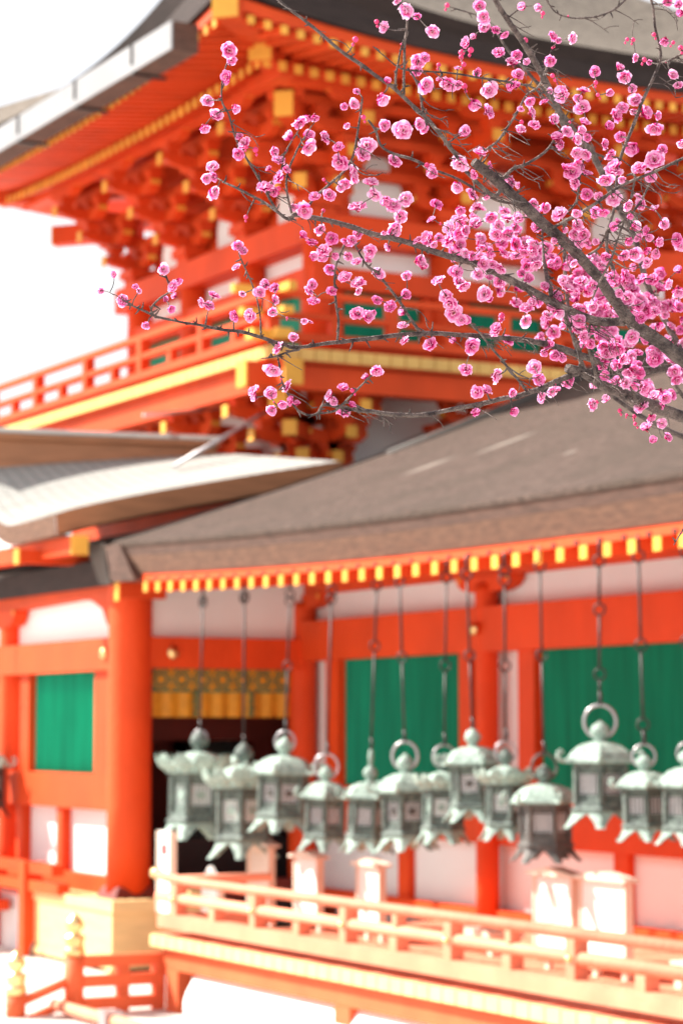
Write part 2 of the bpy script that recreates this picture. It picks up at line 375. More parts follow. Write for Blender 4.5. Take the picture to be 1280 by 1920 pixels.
# interior
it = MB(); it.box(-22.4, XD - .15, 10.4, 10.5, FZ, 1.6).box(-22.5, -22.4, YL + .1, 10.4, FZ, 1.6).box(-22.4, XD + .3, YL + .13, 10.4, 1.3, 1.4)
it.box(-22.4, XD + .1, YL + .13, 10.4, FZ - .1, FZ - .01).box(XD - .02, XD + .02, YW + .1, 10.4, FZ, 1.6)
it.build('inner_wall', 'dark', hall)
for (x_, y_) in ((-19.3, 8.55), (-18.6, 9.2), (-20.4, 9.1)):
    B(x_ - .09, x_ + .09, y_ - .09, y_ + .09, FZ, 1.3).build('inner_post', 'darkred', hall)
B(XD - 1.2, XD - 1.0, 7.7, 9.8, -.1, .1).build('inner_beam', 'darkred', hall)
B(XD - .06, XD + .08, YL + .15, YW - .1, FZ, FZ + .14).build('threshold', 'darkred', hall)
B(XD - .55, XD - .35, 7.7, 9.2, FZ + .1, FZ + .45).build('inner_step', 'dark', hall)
# brocade curtain in the doorway
cu = thing('door_curtain', 'gold and green brocade valance hanging across the dark doorway', 'curtain')
y0, y1 = YL + .17, YW - .15
vb = MB(); vb.box(XD - .02, XD, y0, y1, .28, .47)
vb.build('valance', 'brocadegreen', cu)
mo = MB(); ny = 7
for j in range(ny):
    yy = y0 + (y1 - y0) * (j + .5) / ny
    for (ra, rb) in ((.075, .055), (.035, .0)):
        mo.prism([(ra * math.cos(t * math.pi / 8), ra * math.sin(t * math.pi / 8)) for t in range(16)], lambda u, v, a: (XD + a, yy + u, .375 + v), .001, .004 if rb else .007)
    mo.prism([(.06 * math.cos(t * math.pi / 8), .06 * math.sin(t * math.pi / 8)) for t in range(16)], lambda u, v, a: (XD + a, yy + u, .375 + v), .003, .0055, m=1)
    yb = y0 + (y1 - y0) * j / ny
    if j:
        mo.prism([(-.035, -.08), (.035, -.08), (.0, -.01)], lambda u, v, a: (XD + a, yb + u, .375 + v), .001, .004)
        mo.prism([(-.035, .08), (0, .01), (.035, .08)], lambda u, v, a: (XD + a, yb + u, .375 + v), .001, .004)
mo.build('roundel_pattern', ['brocade', 'brocadegreen'], cu)
cl = MB(); rows = []
for j in range(61):
    yy = y0 + (y1 - y0) * j / 60; dx = .010 * math.sin(j * .9)
    rows.append([(XD + dx - .015, yy, .28), (XD + dx * 1.6 - .015, yy, .085)])
cl.grid(rows); cl.build('cloth', 'brocade', cu, True)
for f in (.31, .70):
    ts = MB(); yy = y0 + (y1 - y0) * f
    for q in range(4): ts.box(XD + .012, XD + .022, yy - .02 + .004 * (q % 2), yy + .02 + .004 * (q % 2), .095 + q * .047, .13 + q * .047)
    ts.build('tassel', 'brocadegreen', cu)

# ------------------------------------------------------------------ veranda and its railing
YD, XL = 6.4, -14.5
ver = thing('veranda', 'raised vermilion veranda with pale plank ends on a white plastered base', 'veranda')
nP = int((XR - XL) / .137)
pk = MB(); pe = MB()
for i in range(nP):
    xa = XL + i * .137; pk.box(xa + .004, xa + .133, YD + .01, YW - .06, FZ - .075, FZ - .002 * (i % 3))
    pe.box(xa + .006, xa + .131, YD - .012, YD + .009, FZ - .078, FZ - .004)
pk.build('floor_planks', 'deck', ver); pe.build('plank_ends', 'plankend', ver)
B(XL + .1, XR, YD + .04, YD + .2, FZ - .215, FZ - .08).build('edge_beam', 'deckbeam', ver)
B(XL + .05, XL + .2, YD + .21, YW, FZ - .28, FZ - .08).build('side_beam', 'deckbeam', ver)
for i in range(4):
    xx = XL + .26 + i * 2.28
    B(xx - .09, xx + .09, YD + .03, YD + .13, GZ, FZ - .217).build('leg', 'deckbeam', ver)
pl = MB(); rows = []
for i in range(60):
    xx = XL + .5 + i * .13
    rows.append([(xx, YD + .10 - .10 * math.sin(t * 2.2), GZ - .02 + .285 * (1 - t)) for t in (1, .8, .6, .4, .2, .1, 0)] + [(xx, YD + .16, GZ + .275), (xx, YD + 1.2, GZ + .275)])
pl.grid(rows); pl.build('plaster_base', 'plaster', ver, True)
rail = thing('veranda_railing', 'low vermilion railing along the front edge of the corridor veranda', 'railing')
for nm_, za, zb, ya, yb, x0 in (('bottom_rail', FZ + .045, FZ + .13, YD + .02, YD + .17, XL + .05),):
    B(x0, XR, ya, yb, za, zb).build(nm_, 'deck', rail)
B(XL + .06, XL + .2, YD + .18, YD + .8, FZ + .045, FZ + .13).build('bottom_rail', 'deck', rail)
mr_ = MB(); mr_.tube([(XL - .10, YD + .10, -1.09), (XR, YD + .10, -1.09)], .034, 10); mr_.build('middle_rail', 'deck', rail, True)
tr_ = MB(); tr_.tube([(XL - .16, YD + .10, -.945), (XL, YD + .10, -.965), (XL + .4, YD + .10, -.975), (XR, YD + .10, -.975)], .030, 10)
tr_ = tr_.build('top_rail', 'deck', rail, True)
ec = MB(); ec.tube([(XL - .175, YD + .10, -.943), (XL - .12, YD + .10, -.95)], .036, 10); ec.build('end_cap', 'brass', tr_, True)
for i in range(7):
    xx = -14.29 + 1.14 * i
    if xx > XR: break
    pz = MB(); pz.box(xx - .038, xx + .038, YD + .06, YD + .14, FZ + .13, -1.0)
    p_ = pz.build('post', 'deck', rail)
    bs = MB(); bs.lathe([(.0, -.016), (.018, -.008), (.018, .008), (0, .016)], (xx, YD + .055, -1.09), 10); bs.build('stud', 'brass', p_, True)
    if xx + .57 < XR: B(xx + .57 - .04, xx + .57 + .04, YD + .06, YD + .14, FZ + .13, -1.12).build('short_post', 'deck', rail)
    if i == 2 or i == 3 or i == 5: B(xx + .57 - .025, xx + .57 + .025, YD + .07, YD + .13, -1.06, -1.0).build('short_post', 'deck', rail)
# side run of the railing along the west end
tr2 = MB(); tr2.tube([(XL + .12, YD + .16, -.975), (XL + .12, YD + .8, -.975)], .028, 8); tr2.build('top_rail', 'deck', rail, True)

# step railing with onion finials, running down from the veranda corner
st = thing('step_railing', 'short sloping orange rail between gilt onion-topped newel posts at the steps', 'railing')
def newel(x, y, ztop, r=.062):
    p = MB(); p.lathe([(r, GZ - .02), (r, ztop)], (x, y, 0), 16); p = p.build('newel_post', 'deckbeam', st, True)
    f = MB(); f.lathe([(.066, 0), (.066, .045), (.058, .05), (.058, .09), (.066, .095), (.064, .125), (.035, .135), (.033, .15), (.058, .175), (.060, .20), (.045, .228), (.018, .255), (.001, .275)], (x, y, ztop), 16)
    f.build('finial', 'brass', p, True); return p
newel(-14.45, 5.85, -1.436); newel(-14.47, 5.47, -1.66)
for z_, h in ((-1.60, .03), (-1.73, .03)):
    t = MB(); t.tube([(-14.45, 5.85, z_ + .02), (-14.47, 5.47, z_ - .12)], h, 8); t.build('stair_rail', 'deckbeam', st, True)
for z_ in (-1.475, -1.60, -1.74):
    B(-14.49, -14.41, 5.90, 6.46, z_ - .035, z_ + .035).build('side_rail', 'deckbeam', st)
for y_ in (6.18, 6.43): B(-14.485, -14.415, y_ - .035, y_ + .035, GZ, -1.47).build('baluster', 'deckbeam', st)
lf = thing('low_fence', 'round pale log rail with grey metal collar below the veranda', 'fence')
t = MB(); t.tube([(-14.45, 5.72, -1.735), (-8, 5.72, -1.735)], .036, 12); t.build('log_rail', 'deck', lf, True)
for x_ in (-13.55, -12.0, -10.4):
    B(x_ - .05, x_ + .05, 5.665, 5.775, GZ - .02, -1.68).build('collar_post', 'steel', lf)
# left railing in the shade by the hall wall
lr_ = thing('hall_railing', 'red railing with yellow capped ends in the shade below the hall windows', 'railing')
for z_, xe in ((-1.10, -17.72), (-1.24, -17.6), (-1.44, -18.9)):
    rr = MB(); rr.box(-24, xe, 6.98, 7.08, z_ - .045, z_ + .04); rr = rr.build('rail', 'red', lr_)
for z_ in (-1.03, -1.21, -1.38):
    rr = B(-19.35, -19.18, 6.2, 6.98, z_ - .05, z_ + .05).build('cross_rail', 'red', lr_)
    B(-19.36, -19.17, 6.185, 6.198, z_ - .052, z_ + .052).build('end_cap', 'gold', rr)
for x_ in (-18.3, -19.27, -20.6): B(x_ - .06, x_ + .06, 6.95, 7.11, GZ, -1.06).build('post', 'red', lr_)
B(-24, -18.6, 7.12, 7.3, GZ, -1.36).build('base_wall', 'plaster', lr_)

# ------------------------------------------------------------------ offering box and notice boards
ob = thing('offering_box', 'large pale wooden offering box standing in the sun before the hall', 'offering box')
x0, x1, ya, yb, z0, z1 = -18.35, -16.62, 7.0, 7.8, GZ + .03, -1.27
bx = MB(); bx.box(x0 + .04, x1 - .04, ya + .04, yb - .04, z0, z1 - .06); bx.build('body', 'box', ob)
fm = MB()
for (a, b) in ((z0 - .0, z0 + .05), (z1 - .085, z1)):
    fm.box(x0, x1, ya + .025, ya + .039, a, b).box(x1 - .039, x1, ya + .04, yb, a, b).box(x0, x0 + .039, ya + .04, yb, a, b)
fm.build('frame', 'box', ob)
for sx in (x0 + .02, x1 - .1): 
    for sy in (ya + .02, yb - .1): B(sx, sx + .08, sy, sy + .08, GZ, z0).build('leg', 'box', ob)
tb = MB()
for j in range(8): tb.box(x0 + .06, x1 - .06, ya + .07 + j * .08, ya + .11 + j * .08, z1 - .06, z1 - .015)
tb.build('top_slats', 'box', ob)
rl_ = B(x0 + .5, x1 + .02, yb - .16, yb - .06, z1 + .001, z1 + .06).build('lid_bar', 'box', ob)
hd = MB(); hd.tube([(-18.02 + .09 * math.cos(t), 6.97, z0 + .0 + .09 * math.sin(t)) for t in [R(a) for a in range(110, 260, 15)]], .012, 6)
hd.build('handle', 'bronze', ob, True)
def sign(label, px_top, xa, xb, y, zt, zb, style='plain', legs=True, cap=True, mats='signpaper', tilt=0):
    s_ = thing('notice_board', label, 'sign', 'notice boards on the veranda', loc=((xa + xb) / 2, y, 0))
    w_ = (xb - xa) / 2
    if style == 'house':
        m = MB(); m.prism([(-w_, zb), (w_, zb), (w_, zt - .09), (0, zt), (-w_, zt - .09)], lambda u, v, a: (u, a, v), -.015, .015); m.build('board', mats, s_)
    else:
        m = MB(); m.box(-w_, w_, -.015, .015, zb, zt); m.build('board', mats, s_)
        B(-w_ - .02, -w_ - .002, -.025, .025, zb, zt).build('side_batten', 'signwood', s_); B(w_ + .002, w_ + .02, -.025, .025, zb, zt).build('side_batten', 'signwood', s_)
        if cap:
            f = MB(); f.prism([(-w_ - .05, zt + .005), (w_ + .05, zt + .005), (w_ + .05, zt + .02), (0, zt + .055), (-w_ - .05, zt + .02)], lambda u, v, a: (u, a, v), -.05, .05)
            f.build('cap', 'signwood', s_)
    if legs:
        for q in (-w_ * .7, w_ * .7): B(q - .02, q + .02, .017, .05, FZ + .0, zb + .2).build('leg', 'signwood', s_)
    return s_, w_
def lines(s_, w_, zt, zb, n, m='ink'):
    t = MB(); rnd = random.Random(n)
    for i in range(n):
        x_ = -w_ * .75 + 1.5 * w_ * i / max(1, n - 1); z_ = zt - .05
        while z_ > zb + .1:
            h = rnd.uniform(.012, .022); t.box(x_ - .007, x_ + .007, -.0185, -.016, z_ - h, z_); z_ -= h + .008
    t.build('writing', m, s_)
s_, w_ = sign('narrow white board with red mark beside the thick round pillar', 305, -15.30, -15.11, 6.82, -.70, -1.25, cap=False)
B(-.05, -.01, -.019, -.016, -.86, -.79).build('writing', 'ink', s_); B(.0, .045, -.019, -.016, -.86, -.785).build('emblem', 'redink', s_)
sign('small house-shaped white board behind the railing corner', 369, -15.1, -14.86, 7.05, -.93, -1.24, 'house')
s_, w_ = sign('pinkish capped board in front of the dark doorway', 490, -14.87, -14.58, 7.3, -.80, -1.22, mats='signwood'); lines(s_, w_, -.8, -1.2, 6, 'signpaper')
sign('capped white board between the doorway and the left corridor wall', 585, -14.28, -13.98, 7.35, -.85, -1.2)
sign('capped cream board in front of the left white corridor wall', 697, -13.42, -13.16, 7.35, -.86, -1.2)
s_, w_ = sign('pale capped board with faint lines of writing right of the thin pillar', 1050, -11.38, -11.03, 7.35, -.81, -1.25); lines(s_, w_, -.83, -1.2, 9, 'signwood')
sign('wide blank white board, rightmost on the veranda', 1157, -10.92, -10.53, 7.35, -.81, -1.25)
for (x_, y_, w_) in ((-12.35, 7.6, .25), (-9.9, 7.5, .3)):
    bn = thing('low_bench', 'low pale wooden stand on the veranda floor behind the railing' if x_ < -11 else 'low pale wooden stand at the right end of the veranda', 'stand', loc=(x_, y_, FZ))
    B(-w_, w_, -.12, .12, .10, .14).build('seat', 'signwood', bn)
    for q in (-w_ + .04, w_ - .04): B(q - .03, q + .03, -.1, .1, 0, .099).build('leg', 'signwood', bn)

# ------------------------------------------------------------------ hanging lanterns
def hexring(r, n=6, rot=0): return [(r * math.cos(rot + 2 * math.pi * i / n), r * math.sin(rot + 2 * math.pi * i / n)) for i in range(n)]
LM = {}
def lantern_meshes(kind):
    # unit lantern: finial top z=0, feet bottom z=-1; roof half width about .30
    if kind in LM: return LM[kind]
    d = {}
    dk = kind == 'dark'
    f = MB(); f.lathe([(.02, -.215), (.055, -.205), (.04, -.175), (.065, -.145), (.082, -.105), (.066, -.06), (.03, -.025), (.008, .0)], n=14); d['finial'] = f.mesh('finial', ['patinadark' if kind in ('petal', 'dark') else 'patina'], True)
    rf = MB(); n = 6
    prof = [(.06, -.20), (.13, -.215), (.20, -.245), (.255, -.295), (.29, -.345), (.31, -.375)]
    if kind == 'petal': prof = [(.06, -.20), (.14, -.225), (.20, -.27), (.24, -.33), (.25, -.37), (.26, -.385)]
    rf.lathe(prof, n=n * 4 if kind == 'petal' else n, rot=.2)
    rim = MB()
    rf.lathe([(prof[-1][0] + .012, -.372), (prof[-1][0] + .012, -.40), (.18, -.405), (.18, -.38)], n=6 * (4 if kind == 'petal' else 1), rot=.2)
    for i in range(6):
        a = .2 + 2 * math.pi * i / 6; c, s_ = math.cos(a), math.sin(a)
        if kind == 'petal':      # broad petals that turn up round the rim
            for q in range(2):
                a2 = a + q * math.pi / 6; c, s_ = math.cos(a2), math.sin(a2); rows = []
                for k in range(6):
                    t = k / 5; rr = .23 + .13 * math.sin(t * 1.45); zz = -.39 + .15 * t * t; wd = .085 * math.sin(.35 + t * 2.5)
                    rows.append([(c * rr - s_ * u * wd, s_ * rr + c * u * wd, zz + .025 * u * u) for u in (-1, -.5, 0, .5, 1)])
                rf.grid(rows)
        else:                    # curled fern-like hooks at the corners
            pts = [(.28, -.37), (.32, -.385), (.36, -.375), (.38, -.34), (.372, -.30), (.352, -.285), (.338, -.30), (.345, -.32)]
            rf.tube([(c * r, s_ * r, z) for r, z in pts], [.022, .02, .018, .017, .016, .015, .014, .012], 6)
    d['cap'] = rf.mesh('cap', ['patina'], kind == 'petal')
    bd = MB(); rb = .215
    fr = 'bronze' if dk else 'patinadark'
    bd.lathe([(rb + .015, -.40), (rb + .015, -.435), (rb - .02, -.436)], n=6, rot=.2); bd.lathe([(rb - .02, -.755), (rb + .015, -.756), (rb + .02, -.80), (rb - .02, -.805)], n=6, rot=.2)
    for x_, y_ in hexring(rb, 6, .2): bd.tube([(x_, y_, -.42), (x_, y_, -.78)], .028, 6)
    for i in range(6):
        a = .2 + math.pi / 6 + i * math.pi / 3; ap = rb * math.cos(math.pi / 6) - .012
        c, s_ = math.cos(a), math.sin(a); hw = rb * .5
        P = lambda u, z, o=0: (c * (ap + o) - s_ * u, s_ * (ap + o) + c * u, z)
        bd.prism([(-hw, -.436), (-hw, -.50), (hw, -.50), (hw, -.436)], lambda u, v, a_: P(u, v, a_), -.006, .008)
        bd.prism([(-hw, -.69), (-hw, -.756), (hw, -.756), (hw, -.69)], lambda u, v, a_: P(u, v, a_), -.006, .008)
    d['body'] = bd.mesh('body', [fr])
    pn = MB(); ap = rb * math.cos(math.pi / 6) - .012; hw = rb * .5
    pn.box(ap - .012, ap - .006, -hw, hw, -.69, -.50)
    k = 5 if kind in ('lattice', 'dark') else 7
    for j in range(k):
        u = -hw + 2 * hw * (j + .5) / k; pn.box(ap - .006, ap + .002, u - (.006 if k == 5 else .003), u + (.006 if k == 5 else .003), -.69, -.50, m=1)
    for j in range(4):
        z = -.69 + .19 * (j + .5) / 4; pn.box(ap - .0062, ap + .0015, -hw, hw, z - .0035, z + .0035, m=1)
    if kind == 'crest' or kind == 'petal':
        pn.prism(hexring(.04, 8), lambda u, v, a_: (ap + a_, u, -.595 + v), 0, .006, m=1)
    d['panel'] = pn.mesh('panel', ['paper', 'bronze' if kind != 'petal' else 'patina'])
    bs = MB(); bs.lathe([(rb + .02, -.80), (rb + .045, -.82), (rb + .045, -.845), (.12, -.85)], n=6, rot=.2)
    d['base'] = bs.mesh('base', [fr])
    ft = MB()                    # one flared leg blade on a corner, with the arched apron either side
    rows = []
    for k_ in range(7):
        t = k_ / 6; rr = rb + .02 + .065 * t * t + .03 * t; zz = -.82 - .18 * t; hwid = (rb * .52) * (1 - t) ** 1.6 + .035
        rows.append([(rr - abs(u) * hwid * .5, u * hwid, zz) for u in (-1, -.6, -.2, 0, .2, .6, 1)])
    ft.grid(rows); rows2 = [[(p[0] - .018, p[1], p[2]) for p in r] for r in rows]; ft.grid(rows2[::-1])
    d['foot'] = ft.mesh('foot', ['bronze' if dk else 'patina'], True)
    LM[kind] = d; return d
def lantern(label, px, ytop, ybot, kind, wide, ring, yl=7.22, chain_top=None, knots=(.35,), rz=0.0):
    r_f = (px - 640) / FPX
    X = -(.8808 - .4735 * r_f) / (.4735 + .8808 * r_f) * yl
    f = -.8808 * X + .4735 * yl
    zt = (1365 - ytop) / FPX * f; zb = (1365 - ybot) / FPX * f; H = zt - zb
    t = thing('hanging_lantern', label, 'lantern', 'bronze lanterns hanging along the corridor eave', loc=(X, yl, zt)); t.rotation_euler = (R(1.6 * math.sin(px * 1.7)), R(1.6 * math.cos(px * 2.3)), rz)
    d = lantern_meshes(kind); sc = (H * wide * 1.22, H * wide * 1.22, H)
    for k in ('finial', 'cap', 'body', 'base'):
        o = link(k, d[k], t); o.scale = sc
        if k == 'body':
            for i in range(6):
                p = link('panel', d['panel'], o); p.rotation_euler = (0, 0, .2 + math.pi / 6 + i * math.pi / 3)
        if k == 'base':
            for i in range(6):
                p = link('foot', d['foot'], o); p.rotation_euler = (0, 0, .2 + i * math.pi / 3)
    zc = .0
    if ring:
        R_ = ring / FPX * f / 2; m = MB()
        m.tube([(R_ * math.cos(a) * .80, R_ * math.cos(a) * .55, R_ * (math.sin(a) + 1) - H * .17) for a in [2 * math.pi * i / 24 for i in range(25)]], R_ * .105, 8, caps=False)
        m.build('ring', 'steel' if kind != 'dark' else 'bronze', t, True); zc = 2 * R_ - H * .17
    else:
        m = MB(); m.tube([(0, 0, -.02), (0, 0, .05), (0, 0, .09)], [.012, .018, .01], 8); m.build('stem', 'patina', t, True); zc = .09
    ct = (chain_top if chain_top is not None else .93) - zt
    m = MB(); m.tube([(0, 0, zc), (.006, 0, zc + .03), (0, 0, zc + .07)], .011, 6)
    prev = zc + .05
    ks = [zc + (ct - zc) * k for k in knots] + [ct - .05]
    for kz in ks:
        m.tube([(0, 0, prev), (0, 0, kz - .03)], .0075, 6)
        m.tube([(.026 * math.cos(a), .016 * math.cos(a), kz + .03 * math.sin(a)) for a in [2 * math.pi * i / 12 for i in range(13)]], .006, 6, caps=False)
        prev = kz + .03
    m.tube([(0, 0, prev), (0, 0, ct + .06)], .008, 6)
    m.build('chain', 'iron', t, True)
    return t
lantern('dull green petal-rimmed lantern, leftmost of those before the dark doorway', 376, 1368, 1572, 'petal', .92, 34, knots=(.97,))
lantern('petal-rimmed lantern hanging lowest before the dark doorway', 458, 1390, 1606, 'petal', .86, 30, knots=(.97,), rz=.3)
lantern('smooth-capped lantern with crest panel overlapping the doorway pillar', 535, 1380, 1558, 'crest', .95, 40, knots=(.45, .9), rz=.15)
lantern('lantern hanging before the white strip right of the doorway pillar', 612, 1432, 1592, 'hex', .88, 46, knots=(.9,), rz=.35)
lantern('ringless lantern on a thin chain at the left edge of the first green window', 694, 1432, 1596, 'hex', .84, 0, knots=(.6,), rz=.6)
lantern('lantern with a large ring at the middle of the first green window', 758, 1412, 1592, 'crest', .90, 52, knots=(.5,), rz=.1)
lantern('petal-rimmed lantern low at the right end of the first green window', 831, 1412, 1580, 'petal', .80, 44, knots=(.45,), rz=.7)
lantern('lantern hanging higher than its neighbours left of the thin pillar', 884, 1364, 1537, 'crest', .93, 26, knots=(.45,), rz=.55)
lantern('scallop-rimmed lantern hanging right before the thin pillar', 946, 1400, 1573, 'petal', .80, 40, knots=(.42, .9), rz=.5)
lantern('dark bronze lantern hanging lowest right of the thin pillar', 1017, 1432, 1612, 'dark', .95, 50, knots=(.5,), rz=.65)
lantern('largest lantern with tall ring and hook before the right green window', 1122, 1350, 1550, 'lattice', .98, 62, knots=(.2, .62), rz=.25)
lantern('lantern between the largest one and the one cut by the frame', 1203, 1412, 1574, 'lattice', .98, 44, knots=(.1, .5), rz=.3)
lantern('lantern cut by the right edge of the view', 1284, 1402, 1580, 'lattice', .95, 40, knots=(.5,), rz=.15)
lantern('lantern at the far left beside the hall window', -24, 1376, 1530, 'dark', .8, 0, yl=7.1, knots=(.5,))

# ------------------------------------------------------------------ porch with undulating grey roof
po = thing('gate_porch', 'sunlit grey porch roof with brown edge boards at the foot of the tower gate', 'porch')
PXe, PY0, PY1 = -17.3, 6.81, 9.3
def porch_z(u, v):
    front = 1.63 + .70 * smooth_between(.40, 1.18, u) ** 1.0 - .02 * math.sin(u * 3)
    back = 2.17 + .30 * u
    vv = v ** .85
    return front * (1 - vv) + back * vv
top = MB(); rows = []
for i in range(25):
    u = i / 24; rows.append([(PXe - 2.3 * u, PY0 + (PY1 - PY0) * j / 16, porch_z(u, j / 16)) for j in range(17)])
top.grid(rows)
rows = [[(PXe - 4.6 + 2.3 * i / 24, PY0 + (PY1 - PY0) * j / 16, porch_z(i / 24, j / 16)) for j in range(17)] for i in range(25)]
top.grid(rows); top.build('roof', 'greyroof', po, True)
bt = MB()                                      # shallow battens lying down the slope
for k in range(1, 22):
    v = k / 22; y_ = PY0 + (PY1 - PY0) * v
    bt.tube([(PXe - 2.3 * i / 20, y_, porch_z(i / 20, v) - .001) for i in range(21)], .007, 5)
bt.build('roof_ribs', 'ribgrey', po, True)
sb = MB(); sb.grid([[(PXe + .01, PY0 + (PY1 - PY0) * j / 16, porch_z(0, j / 16) + .004), (PXe - .03, PY0 + .03 + (PY1 - PY0) * j / 16, porch_z(0, j / 16) - .155), (PXe - .3, PY0 + .1 + (PY1 - PY0) * j / 16, porch_z(0, j / 16) - .16)] for j in range(17)])
sb.build('edge_board', 'woodbrown', po)
fe = MB(); fe.grid([[(PXe + .01 - 2.3 * u, PY0 - .004, porch_z(u, 0) + .004), (PXe - .01 - 2.3 * u, PY0 + .02, porch_z(u, 0) - .15), (PXe - .05 - 2.3 * u, PY0 + .35, porch_z(u, 0) - .16)] for u in [i / 24 for i in range(25)]])
fe.build('front_edge', 'barkedge', po)
rg = MB(); rg.prism([(-.14, 2.02), (.14, 2.02), (.14, 2.44), (.19, 2.455), (.19, 2.50), (-.19, 2.50), (-.19, 2.455), (-.14, 2.44)], lambda u, v, a: (-19.6 + u, a, v + .05 * (a - 6.8) / 2.3), 6.75, 9.2)
rg.build('ridge', 'woodbrown', po)
rc = MB(); rc.prism([(-.21, 2.505), (.21, 2.505), (.16, 2.55), (-.16, 2.55)], lambda u, v, a: (-19.6 + u, a, v + .05 * (a - 6.8) / 2.3), 6.72, 9.22); rc.build('ridge_cap', 'greyroof', po)
bm_ = B(-22, -17.24, 6.92, 7.05, 1.33, 1.465).build('beam', 'red', po); B(-17.238, -17.22, 6.915, 7.055, 1.322, 1.47).build('end_cap', 'gold', bm_)
bm_ = B(-17.98, -17.88, 6.75, 9, 1.29, 1.40).build('beam', 'red', po); B(-17.98, -17.88, 6.735, 6.748, 1.285, 1.405).build('end_cap', 'gold', bm_)
pg = MB(); pg.prism([(-2.3 * u, porch_z(u, 0) - .17) for u in [i / 12 for i in range(13)]] + [(-2.3, 1.43), (-.35, 1.43)], lambda u, v, a: (PXe - .05 + u, a, v), 7.02, 7.06)
pg.build('gable_panel', 'plaster', po)
for x_ in (-21.2,): 
    m = MB(); m.lathe([(.15, GZ), (.15, 1.2)], (x_, 6.98, 0), 20); m.build('pillar', 'red', po, True)
B(-22.4, -17.5, 9.0, 9.1, 1.2, 2.0).build('rear_wall', 'red', po)
# slanting steel stays
for (a, b, lb) in (((-18.75, 8.45, 2.22), (-19.2, 9.9, 3.02), 'grey steel stay rod slanting up from the porch roof to the balcony bracket'),
                   ((-19.5, 8.5, 2.75), (-20.3, 9.6, 2.98), 'short grey stay rod behind the porch ridge')):
    m = MB(); m.tube([a, b], .015, 8); tag(m.build('stay_rod', 'steel', None, True), lb, 'rod')

# ------------------------------------------------------------------ two-storey tower gate
gate = thing('tower_gate', 'two-storey vermilion tower gate with balcony, yellow-tipped rafters and deep bark roof', 'gate tower')
GX0, GX1, GY0, GY1 = -23.5, -19.45, 10.2, 14.25
cx, cy = (GX0 + GX1) / 2, (GY0 + GY1) / 2
# lower storey
low = MB(); low.box(GX0 + .1, GX1 - .08, GY0 + .08, GY1 - .1, GZ, 2.4); low.build('lower_wall', 'plaster', gate)
COLX = [GX0 + (GX1 - GX0) * i / 3 for i in range(4)]; COLY = [GY0 + (GY1 - GY0) * i / 3 for i in range(4)]
for i in (0, 3):
    m = MB(); m.lathe([(.18, GZ), (.17, 2.2)], (COLX[i], GY0, 0), 18); m.build('pillar', 'red', gate, True)
for i in (1, 2, 3):
    m = MB(); m.lathe([(.18, GZ), (.17, 2.2)], (GX1, COLY[i], 0), 18); m.build('pillar', 'red', gate, True)
B(GX0 - .3, GX1 + .12, GY0 - .12, GY0 + .12, 1.9, 2.2).build('head_beam', 'red', gate)
B(GX1 - .12, GX1 + .121, GY0 + .121, GY1, 1.9, 2.2).build('head_beam', 'red', gate)
# upper storey body
B(GX0 + .12, GX1 - .1, GY0 + .1, GY1 - .12, 2.4, 4.66).build('upper_wall', 'plaster', gate)
B(GX0 + .12, GX1 - .1, GY0 + .1, GY1 - .12, 4.66, 6.1).build('bracket_wall', 'red', gate)
ARC = [(-.24, 0), (.24, 0), (.25, .18), (.22, .27), (.15, .31), (-.15, .31), (-.22, .27), (-.25, .18)]
for i in range(3):
    yc = GY0 + (GY1 - GY0) * (i + .5) / 3; xc = GX0 + (GX1 - GX0) * (i + .5) / 3
    for zz, k_ in ((4.78, 1.15), (5.17, .55)):
        p_ = MB(); p_.prism([(a * k_, b * k_) for a, b in ARC], lambda u, v, a: (GX1 - .1 + a, yc + u, zz + v), .002, .02); p_.build('plaster_panel', 'plaster', gate)
        p_ = MB(); p_.prism([(a * k_, b * k_) for a, b in ARC], lambda u, v, a: (xc + u, GY0 + .1 - a, zz + v), .002, .02); p_.build('plaster_panel', 'plaster', gate)
for (x_, y_) in [(a, GY0) for a in COLX] + [(GX1, b) for b in COLY[1:]]:
    m = MB(); m.lathe([(.14, 3.2), (.135, 4.7)], (x_, y_, 0), 16); m.build('pillar', 'red', gate, True)
B(GX0 - .35, GX1 + .15, GY0 - .15, GY0 + .099, 4.44, 4.70).build('head_beam', 'red', gate)
B(GX1 - .099, GX1 + .15, GY0 + .1, GY1 + .3, 4.44, 4.70).build('head_beam', 'red', gate)
B(GX0 - .1, GX1 + .12, GY0 - .11, GY0 + .098, 4.02, 4.22).build('tie_beam', 'red', gate)
B(GX1 - .098, GX1 + .12, GY0 + .1, GY1, 4.02, 4.22).build('tie_beam', 'red', gate)
B(GX0 - .1, GX1 + .12, GY0 - .11, GY0 + .098, 3.30, 3.42).build('sill_beam', 'red', gate)
B(GX1 - .098, GX1 + .12, GY0 + .1, GY1, 3.30, 3.42).build('sill_beam', 'red', gate)
